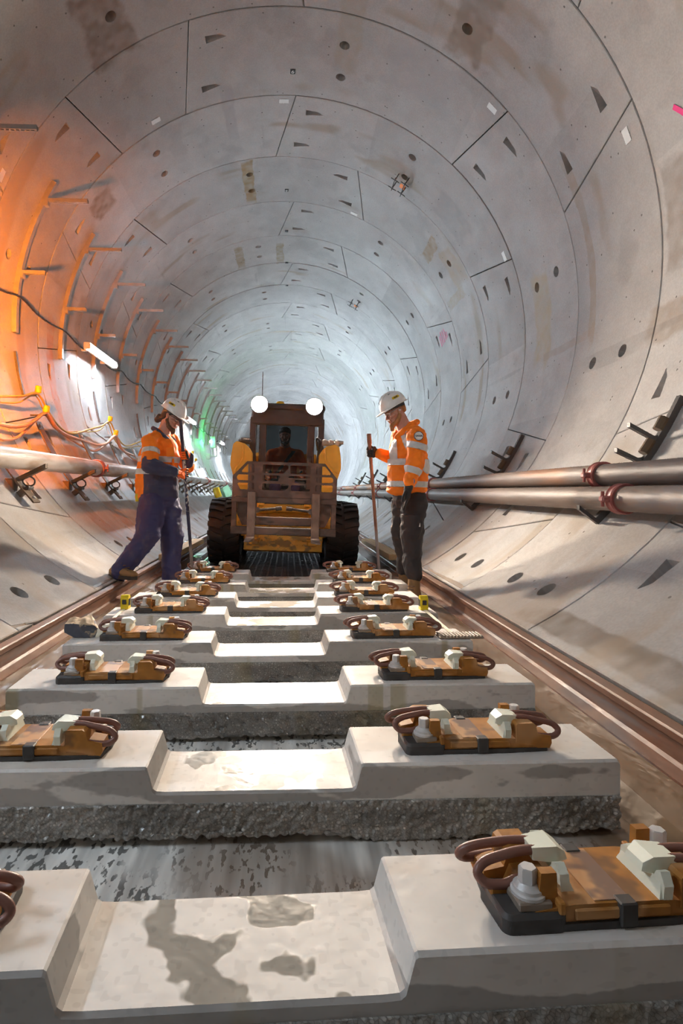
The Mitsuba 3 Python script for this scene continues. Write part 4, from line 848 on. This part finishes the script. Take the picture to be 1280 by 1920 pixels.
def boot_mesh(ank, toe_dir, zf, sh=1.0):
    d = np.array([toe_dir[0], toe_dir[1], 0.0]); d /= np.linalg.norm(d); s = np.array([-d[1], d[0], 0]); u = np.array([0, 0, 1.0]); ank = np.asarray(ank, float); o = np.array([ank[0], ank[1], zf])
    heel, ball_, toe = o - d * .055, o + d * .13, o + d * .20
    up = [[(o + u * (.05 + .14 * sh), (.058, .058, .03)), (o + u * (.05 + .07 * sh), (.055, .052, .05)), (o + d * .02 + u * .085, (.055, .05, .045))], [(heel + u * .06, (.045, .042, .045)), (o + d * .03 + u * .07, (.05, .046, .05)), (ball_ + u * .052, (.052, .052, .042)), (toe + u * .045, (.05, .048, .035))], [(heel + u * .06, .045), (o + u * (.05 + .09 * sh), .052)]]
    m = blob(up, .016, 5, .006, 22)
    sole = Polygon([tuple((o + d * a + s * b)[:2]) for a, b in ((-.105, 0), (-.085, .036), (0, .036), (.13, .052), (.21, .046), (.25, 0), (.21, -.046), (.13, -.052), (0, -.036), (-.085, -.036))]).buffer(.004)
    so = extr(sole, .034, (0, 0, zf)); lace = [rod(o + d * (.075 + .028 * k) + u * (.150 - .022 * k) - s * .03, o + d * (.075 + .028 * k) + u * (.150 - .022 * k) + s * .03, .005, n=6) for k in range(4)]
    return m, so, lace
def legs_trousers(hips, chains, mat_fold=.010, seed=1): return blob(hips + chains, .02, 12, mat_fold, 10, seed)
def dress(key, name, m, mat): return add(f'{key}__{name}', m, mat, 60)
def boots(key, anks):
    for a, d, zf, sh in anks:
        m, so, lace = boot_mesh(a, d, zf, sh); k = dress(key, 'boot', m, 'm_boot'); add(k + '__sole', so, 'm_sole', 30); add(k + '__laces', lace, 'm_beard', 30)
def face(key, o, B, hair, beard, style):
    f, l, u = B; P = head_pts(o, B)
    for s in (-1, 1):
        add(key + '__eye', lathe([(0, -.011), (.008, -.008), (.011, 0), (.008, .008), (0, .011)], P(.077, s * .030, .004), u, 12), 'm_eye', 60)
        add(key + '__eyebrow', rod(P(.093, s * .016, .026), P(.082, s * .046, .024), .005, .003, 6), hair)
    add(key + '__mouth', rod(P(.0945, -.020, -.068), P(.0945, .020, -.068), .0035, n=6), 'm_lip')
    # beard: a shell along jaw and chin
    bs = []
    for s in (-1, 1): bs.append([(P(-.002, s * .062, .0), (.014,) * 3), (P(.004, s * .060, -.045), (.017,) * 3), (P(.040, s * .045, -.088), (.020,) * 3), (P(.082, 0, -.108), (.026,) * 3)])
    if style == 'full': bs += [[(P(.082, 0, -.104), (.028,) * 3), (P(.088, 0, -.128), (.020,) * 3)], [(P(.094, -.022, -.056), (.007,) * 3), (P(.094, .022, -.056), (.007,) * 3)]]
    else: bs += [[(P(.085, 0, -.105), (.026,) * 3), (P(.098, 0, -.140), (.018,) * 3)], [(P(.095, -.02, -.055), (.006,) * 3), (P(.095, .02, -.055), (.006,) * 3)]]
    add(key + '__beard', blob(bs, .009, 4, .004, 60), beard, 60)
def glasses(key, o, B, mat):
    P = head_pts(o, B)
    add(key + '__glasses', [rod(P(.097, s * .012, .012), P(.092, s * .056, .010), .004, n=6) for s in (-1, 1)] + [rod(P(.092, s * .056, .012), P(.0, s * .078, .022), .0032, n=6) for s in (-1, 1)] + [rod(P(.098, -.014, .012), P(.098, .014, .012), .004, n=6)] + [rod(P(.094, s * .018, -.012), P(.088, s * .052, -.012), .002, n=6) for s in (-1, 1)], mat)
# ---------------- left worker
K = 'person'
hb = basis((.80, -.26, -.42), (.30, 0, .95)); ho = np.array((-1.087, 5.840, 1.975)); nb = np.array((-1.188, 5.860, 1.805))
ns, fs_ = (-1.263, 5.700, 1.716), (-1.111, 5.990, 1.758); ne, nw, nh = (-1.249, 5.600, 1.481), (-1.024, 5.660, 1.427), (-0.940, 5.740, 1.440)
fe, fw, fh = (-0.958, 6.060, 1.496), (-0.919, 5.930, 1.589), (-0.940, 5.830, 1.631)
bar_t, bar_b = np.array((-0.967, 5.700, 1.931)), np.array((-0.937, 6.200, 0.424)); bd = bar_b - bar_t
bar_lt, bar_lb = bar_t, bar_b
def on_bar(t): return bar_t + bd * t
gl, gu = on_bar((882 - 788) / 275.), on_bar((849 - 788) / 275.)
torso = [[((-1.196, 5.850, 1.724), (.165, .13, .09)), ((-1.220, 5.860, 1.574), (.212, .165, .11)), ((-1.238, 5.870, 1.391), (.212, .165, .10)), ((-1.241, 5.880, 1.185), (.215, .172, .08))], [(ns, (.085,) * 3), ((-1.191, 5.850, 1.788), (.08,) * 3), (fs_, (.085,) * 3)], [(ns, (.085,) * 3), ((-1.221, 5.840, 1.605), (.14,) * 3)], [(fs_, (.08,) * 3), ((-1.202, 5.900, 1.592), (.14,) * 3)]]
shirt = blob(torso, .016, 12, .022, 9, 1)
legs = [[((-1.219, 5.880, 1.153), (.195, .16, .12)), ((-1.228, 5.870, 1.229), (.18, .15, .10))], [((-1.265, 5.800, 1.111), .148), ((-1.279, 5.680, 0.821), .125), ((-1.324, 5.650, 0.730), .112), ((-1.440, 5.600, 0.569), .10), ((-1.522, 5.580, 0.469), .098)], [((-1.153, 5.950, 1.108), .142), ((-1.105, 5.930, 0.781), .122), ((-1.097, 5.920, 0.504), .098), ((-1.108, 5.920, 0.303), .10)]]
tr = blob(legs, .016, 9, .020, 10, 2)
body = union([head_solid(ho, hb)] + [man(blob([[(nb - [0, 0, .05], .07), (ho + hb[0] * -.02 - hb[2] * .05, .058)], [(nb - [0, 0, .02], .09), ((-1.220, 5.860, 1.455), (.13, .11, .1)), ((-1.228, 5.870, 1.164), (.13, .11, .1))], [(ns, .055), (ne, .045), (nw, .025)], [(fs_, .055), (fe, .045), (fw, .025)], [((-1.281, 5.820, 1.105), .08), ((-1.279, 5.680, 0.821), .055), ((-1.324, 5.650, 0.730), .05), ((-1.440, 5.600, 0.569), .04), ((-1.509, 5.570, 0.460), .035)], [((-1.180, 5.950, 1.103), .08), ((-1.105, 5.930, 0.781), .06), ((-1.119, 5.920, 0.341), .045)], [(nb - [0, 0, .02], .08), (ns, .055)], [(nb - [0, 0, .02], .08), (fs_, .055)]], .025, 3))])
dress(K, 'body', tm(body), 'm_skin')
dress(K, 'trousers', tr, 'm_trouser_navy'); dress(K, 'shirt', shirt, 'm_hivis')
dress(K, 'navy_panel', tm(man(inflate(shirt, .003)) ^ man(bx(-1.34, 0, 4, 8, .9, 1.405))), 'm_navy')
for c, h in (((-1.204, 5.860, 1.552), .058), ((-1.204, 5.860, 1.428), .055)): dress(K, 'reflective_band', band(shirt, c, (0.03, 0, 1), h, .0055), 'm_band')
up_n = blob([[(ns, .088), (np.array(ns) * .25 + np.array(ne) * .75, .088)]], .016, 8, .017, 12, 3); lo_n = blob([[(np.array(ns) * .32 + np.array(ne) * .68, .086), (ne, .083), (np.array(ne) * .5 + np.array(nw) * .5, .070), (nw, .052)]], .016, 8, .017, 12, 4)
up_f = blob([[(fs_, .082), (fe, .075)]], .016, 8, .01, 12, 5); lo_f = blob([[(fe, .062), (fw, .046)]], .016, 6, .006, 12, 6)
for m, mt in ((up_n, 'm_hivis'), (lo_n, 'm_navy'), (up_f, 'm_hivis'), (lo_f, 'm_navy')): dress(K, 'sleeve', m, mt)
dress(K, 'sleeve_band', band(up_n, np.array(ns) * .55 + np.array(ne) * .45, np.array(ne) - ns, .055, .005), 'm_band')
dress(K, 'collar', blob([[(nb + np.array(a), .026), (nb + np.array(b), .026)] for a, b in (((-.075, -.03, .06), (-.02, -.085, .025)), ((-.02, -.085, .025), (.06, -.075, -.045)), ((.06, -.075, -.045), (.10, -.03, -.075)), ((-.075, -.03, .06), (-.06, .05, .05)), ((-.06, .05, .05), (.05, .08, .0)), ((.05, .08, .0), (.12, .01, -.06)))], .012, 4), 'm_navy')
dress(K, 'placket', [rod(nb + [.105, -.03, -.09], np.array((-1.036, 5.720, 1.429)), .012, n=8)] , 'm_hivis')
dress(K, 'chest_pocket', [hullpts([(a, 5.69 + c, b) for a, b in ((-1.109, 1.663), (-1.030, 1.668), (-1.103, 1.574), (-1.025, 1.579)) for c in (.0, .03)])], 'm_hivis')
dress(K, 'glove', gloved_hand(gl, -bd, (-.75, -.66, 0), nw), 'm_glove_orange'); dress(K, 'glove', gloved_hand(gu, -bd, (.8, .35, 0), fw), 'm_glove_orange')
for cen, sgn in ((gl, 1), (gu, -1)): dress(K, 'knuckle_strip', [rod(cen + np.array([.028, -.055, .030 - .021 * i]), cen + np.array([.045, -.040, .030 - .021 * i]), .007, n=6) for i in range(4)] if sgn > 0 else [rod(cen + np.array([.03, -.02, .04]), cen + np.array([.05, .0, -.04]), .012)], 'm_glove_black')
boots(K, [(np.array((-1.547, 5.560, 0.441)), (.8, -.45), .402, .12), (np.array((-1.119, 5.920, 0.314)), (.7, -.6), .168, 1)])
helmet(K, ho + hb[2] * .012, hb, -1); face(K, ho, hb, 'm_hair', 'm_beard', 'full'); glasses(K, ho, hb, 'm_black')
P = head_pts(ho, hb)
dress(K, 'hair', blob([[(P(-.045, 0, .02), (.075, .074, .06)), (P(-.06, 0, -.03), (.05, .06, .04)), (P(-.10, 0, -.055), (.034, .04, .034))], [(P(-.115, 0, -.05), (.04,) * 3), (P(-.13, .0, -.09), (.026,) * 3)], [(P(-.02, -.066, .03), (.03, .012, .03)), (P(.02, -.064, .035), (.03, .012, .02))]], .01, 4, .008, 40), 'm_hair')
dress(K, 'belt_tag', bx(*(lambda a: (a[0] - .018, a[0] + .018, a[1] - .008, a[1] + .008, a[2] - .04, a[2] + .04))((-1.417, 5.790, 1.170)), .006), 'm_hook_yellow')
tag(K, 'bearded worker in orange and navy shirt gripping a bar, left of the loader', 'person')
# ---------------- right worker
K = 'person_001'
hb = basis((-.86, -.28, -.36), (-.30, 0, .95)); ho = np.array((1.096, 5.440, 1.975)); nb = np.array((1.208, 5.450, 1.826))
ns, fs_ = (1.258, 5.270, 1.733), (1.165, 5.620, 1.767); ne, nw, nh = (1.233, 5.200, 1.488), (1.177, 5.180, 1.320), (1.160, 5.190, 1.215)
fe, fw, fh = (1.146, 5.680, 1.542), (0.973, 5.580, 1.593), (0.897, 5.520, 1.610)
bar_t, bar_b = np.array((0.859, 5.500, 1.725)), np.array((1.099, 6.450, 0.374)); bd2 = bar_b - bar_t
gr = bar_t + bd2 * ((848 - 824) / 242. * .87)
torso = [[((1.233, 5.450, 1.730), (.14, .13, .09)), ((1.218, 5.450, 1.590), (.185, .16, .11)), ((1.208, 5.450, 1.414), (.195, .17, .10)), ((1.203, 5.450, 1.249), (.198, .175, .07))], [(ns, (.085,) * 3), ((1.233, 5.450, 1.811), (.085,) * 3), (fs_, (.08,) * 3)], [(ns, (.085,) * 3), ((1.243, 5.400, 1.587), (.14,) * 3)], [(fs_, (.08,) * 3), ((1.213, 5.500, 1.593), (.14,) * 3)]]
jk = blob(torso, .016, 12, .023, 9, 11)
legs = [[((1.235, 5.460, 1.159), (.165, .15, .10)), ((1.230, 5.460, 1.239), (.16, .15, .08))], [((1.258, 5.380, 1.140), .128), ((1.232, 5.350, 0.845), .104), ((1.228, 5.310, 0.604), .084), ((1.231, 5.280, 0.491), .085)], [((1.200, 5.560, 1.137), .118), ((1.189, 5.660, 0.823), .094), ((1.243, 5.800, 0.572), .078), ((1.260, 5.860, 0.442), .080)]]
tr = blob(legs, .016, 9, .020, 11, 12)
body = union([head_solid(ho, hb)] + [man(blob([[(nb - [0, 0, .06], .07), (ho - hb[0] * .02 - hb[2] * .05, .062)], [(nb - [0, 0, .03], .09), ((1.218, 5.450, 1.440), (.13, .11, .1)), ((1.235, 5.460, 1.169), (.13, .11, .09))], [(ns, .055), (ne, .045), (nw, .025)], [(fs_, .055), (fe, .045), (fw, .025)], [((1.258, 5.380, 1.115), .08), ((1.232, 5.350, 0.845), .055), ((1.228, 5.310, 0.604), .04), ((1.231, 5.280, 0.462), .035)], [((1.200, 5.560, 1.111), .07), ((1.189, 5.660, 0.823), .045), ((1.243, 5.800, 0.572), .035), ((1.260, 5.860, 0.404), .035)], [(nb - [0, 0, .03], .08), (ns, .055)], [(nb - [0, 0, .03], .08), (fs_, .055)]], .025, 3))])
dress(K, 'body', tm(body), 'm_skin'); dress(K, 'trousers', tr, 'm_trouser_black'); dress(K, 'jacket', jk, 'm_hivis')
for c, h in (((1.213, 5.450, 1.502), .060), ((1.213, 5.450, 1.299), .055)): dress(K, 'reflective_band', band(jk, c, (0.02, 0, 1), h, .0055), 'm_band')
a0, a1 = np.array((1.075, 5.300, 1.492)), np.array((1.070, 5.300, 1.658))
dress(K, 'front_stripe', tm(man(inflate(jk, .0055)) ^ man(bx(a0[0] - .035, a0[0] + .02, 4.9, 5.46, a0[2], 1.234 + .62))), 'm_band')
dress(K, 'shoulder_stripe', tm(man(inflate(jk, .0055)) ^ man(place(bx(-.5, .5, -.5, .5, -.028, .028), (1.143, 5.400, 1.805), *frame((.62, -.40, .45))))), 'm_band')
up_n = blob([[(ns, .092), (ne, .082)]], .016, 8, .018, 12, 13); lo_n = blob([[(np.array(ns) * .2 + np.array(ne) * .8, .082), (ne, .082), (nw, .062)]], .016, 8, .018, 12, 14)
up_f = blob([[(fs_, .082), (fe, .075)]], .016, 8, .01, 12, 15); lo_f = blob([[(fe, .072), (fw, .055)]], .016, 6, .008, 12, 16)
for m in (up_n, lo_n, up_f, lo_f): dress(K, 'sleeve', m, 'm_hivis')
dress(K, 'sleeve_band', band(up_n, np.array(ns) * .62 + np.array(ne) * .38, np.array([-.25, 0, -1.0]), .060, .005), 'm_band'); dress(K, 'sleeve_band', band(lo_n, np.array(ne) * .55 + np.array(nw) * .45, np.array(nw) - ne, .06, .005), 'm_band')
dress(K, 'collar', blob([[(nb + np.array(a), .028), (nb + np.array(b), .028)] for a, b in (((.085, -.03, .055), (.04, -.085, .03)), ((.04, -.085, .03), (-.05, -.085, -.035)), ((-.05, -.085, -.035), (-.10, -.04, -.085)), ((.085, -.03, .055), (.06, .06, .05)), ((.06, .06, .05), (-.05, .08, -.0)), ((-.05, .08, 0), (-.11, .0, -.07)))], .012, 4), 'm_hivis')
pc = np.array(ns) * .97 + np.array(ne) * .03 + [-.005, -.099, 0]
pk = add(K + '__arm_badge', lathe([(0, 0), (.040, 0), (.040, .010), (0, .010)], pc + [0, .002, 0], (0, -1, .06), 28), 'm_sticker'); labels[pk] = {'label': 'round white sleeve badge with dark blue lettering'}
add(pk + '__rim', lathe([(.037, 0), (.041, 0), (.041, .012), (.037, .012)], pc + [0, .002, 0], (0, -1, .06), 28), 'm_navy')
tx = meshkit.text_mesh('SAFER', .014, .002, True); c_ = tx.bounds.mean(0); tx.apply_translation([-c_[0], -c_[1], 0])
add(pk + '__lettering', place(tx, pc + [0, -.0085, .001], (1, 0, 0), (0, .06, 1), (0, -1, .06)), 'm_navy', False)
dress(K, 'glove', gloved_hand(gr, -bd2, (.85, -.5, 0), fw), 'm_glove_black')
nhd = np.array(nh)
dress(K, 'glove', blob([[(nw, .045), (nhd + [0, 0, .03], (.035, .045, .05)), (nhd + [-.01, 0, -.04], (.028, .045, .035))]] + [[(nhd + [-.008, .045 - .026 * i, -.05], .0125), (nhd + [-.02, .046 - .027 * i, -.105 + .012 * abs(i - 1)], .0115), (nhd + [-.035, .044 - .026 * i, -.145 + .014 * abs(i - 1)], .010)] for i in range(4)] + [[(nhd + [-.02, -.035, .02], .016), (nhd + [-.05, -.045, -.03], .013), (nhd + [-.055, -.04, -.07], .011)]], .008, 4), 'm_glove_black')
add(K + '__glove_cuff', rod(np.array(nw) + [.002, 0, .03], np.array(nw) + [-.004, 0, -.02], .050, .047), 'm_cuff_blue')
boots(K, [(np.array((1.234, 5.270, 0.439)), (-.45, -.75), .228, 1.1), (np.array((1.260, 5.860, 0.404)), (-.8, -.3), .215, 1.1)])
kp = np.array((1.194, 5.240, 0.853))
dress(K, 'knee_pocket', [tm(man(inflate(tr, .006)) ^ man(bx(kp[0] - .16, kp[0] + .10, 4.9, 5.37, kp[2] - .05, kp[2] + .17)))], 'm_trouser_black')
dress(K, 'pocket_tag', bx(*(lambda a: (a[0] - .018, a[0] + .018, a[1] - .004, a[1] + .004, a[2] - .018, a[2] + .018))((1.268, 5.250, 0.930))), 'm_sticker')
helmet(K, ho + hb[2] * .012, hb, 1); face(K, ho, hb, 'm_ginger', 'm_ginger', 'goatee'); glasses(K, ho, hb, 'm_band')
P = head_pts(ho, hb); add(K + '__earplug', rod(P(-.004, .078, .004), P(-.004, .092, .0), .008, n=10), 'm_eye')
dress(K, 'hair', blob([[(P(-.05, 0, .03), (.066, .073, .055)), (P(-.062, 0, .0), (.05, .06, .03))]], .01, 4, .003, 40), 'm_ginger')
tag(K, 'worker in a full orange hi-vis jacket and black trousers beside the right rail', 'person')
# ---------------- operator in the cab (sits in the loader's seat)
K = 'person_002'
hb = basis((0, -1, -.12), (0, -.1, 1)); ho = np.array((.045, 8.38, 2.035)); nb = ho - [0, -.02, .165]
pr('m_orange_dim', cloth((.80, .18, .03)), .8)
tors = [[(nb + [0, .0, -.02], (.10, .08, .05)), (nb + [0, .02, -.14], (.19, .13, .09)), (nb + [0, .04, -.32], (.17, .14, .1)), (nb + [0, .06, -.50], (.18, .15, .08))]]
arms = [[(nb + [s * .20, .02, -.10], .075), (nb + [s * .28, -.02, -.36], .062), (nb + [s * .235, -.26, -.44], .05)] for s in (-1, 1)] + [[(nb + [s * .2, .02, -.1], .075), (nb + [0, .02, -.1], .11)] for s in (-1, 1)]
body = union([head_solid(ho, hb), man(blob([[(nb - [0, 0, .08], .08), (ho - [0, 0, .05], .06)], [(nb - [0, 0, .05], .08), (nb + [0, .05, -.52], (.14, .12, .08))]] + [[(nb + [s * .1, .05, -.55], .075), (nb + [s * .14, -.36, -.58], .06), (nb + [s * .14, -.40, -.90], .045)] for s in (-1, 1)] + [[(nb + [s * .20, .02, -.10], .05), (nb + [s * .28, -.02, -.36], .04), (nb + [s * .235, -.28, -.44], .035)] for s in (-1, 1)] + [[(nb + [s * .2, .02, -.1], .05), (nb + [0, .02, -.08], .06)] for s in (-1, 1)], .025, 3))])
dress(K, 'body', tm(body), 'm_skin'); dress(K, 'shirt', blob(tors + arms, .02, 8, .01, 10, 31), 'm_orange_dim')
dress(K, 'trousers', blob([[(nb + [0, .05, -.54], (.16, .13, .07)), (nb + [0, .04, -.5], (.15, .12, .06))]] + [[(nb + [s * .1, .03, -.56], .10), (nb + [s * .14, -.38, -.58], .08), (nb + [s * .14, -.42, -.86], .065)] for s in (-1, 1)], .02, 8, .008, 10, 32), 'm_trouser_navy')
dress(K, 'hair', blob([[(ho + [0, .01, .06], (.088, .10, .07)), (ho + [0, .05, .0], (.078, .07, .05))]], .012, 4), 'm_hair'); face(K, ho, hb, 'm_hair', 'm_hair', 'full')
add('seat_belt', hullpts([p + np.array(o) for p in (nb + [.13, -.125, -.06], nb + [-.15, -.165, -.42]) for o in ((-.028, 0, .0), (.028, 0, 0), (-.028, .02, 0), (.028, .02, 0))]), 'm_black'); scene[K + '__seat_belt'] = scene.pop('seat_belt')
tag(K, 'operator in orange seated behind the loader windscreen', 'person')
# ---------------- the two bars
pr('m_bar_left', lambda p, n, uv: mix(mix(mi.Color3f(.020, .024, .055), mi.Color3f(.55, .52, .50), smoothstep(.44, .50, fbm(p.x * 40, p.y * 40, p.z * 22, 3)) * smoothstep(1.56, 1.52, p.z) * smoothstep(1.02, 1.04, p.z)), mi.Color3f(.30, .25, .23), smoothstep(.72, .60, p.z)), .4, metal=.2)
pr('m_bar_right', lambda p, n, uv: mix(mix(mi.Color3f(.32, .14, .085), mi.Color3f(.20, .09, .06), fbm(p.x * 30, p.y * 30, p.z * 9, 3)), mi.Color3f(.36, .33, .34), smoothstep(.92, .70, p.z)), .38, metal=.3)
add('pry_bar', [rod(bar_lt, bar_lb, .0185, .016, 14)], 'm_bar_left'); tag('pry_bar', 'navy bar with chipped white paint held upright by the left worker', 'bar')
dd = bd2 / np.linalg.norm(bd2); tip = hullpts([bar_t + np.array(o) for o in ((-.03, 0, 0), (.012, 0, 0), (-.03, .02, 0), (.012, .02, 0), (-.035, 0, .05), (-.012, .0, .055), (-.035, .02, .05), (-.012, .02, .055))])
add('pry_bar_001', [rod(bar_t, bar_b, .0165, .016, 14), place(bx(-.02, .02, -.012, .012, -.06, .05, .005), bar_t, *frame(dd))], 'm_bar_right'); tag('pry_bar_001', 'long rust brown bar standing in the right worker\'s black glove', 'bar')
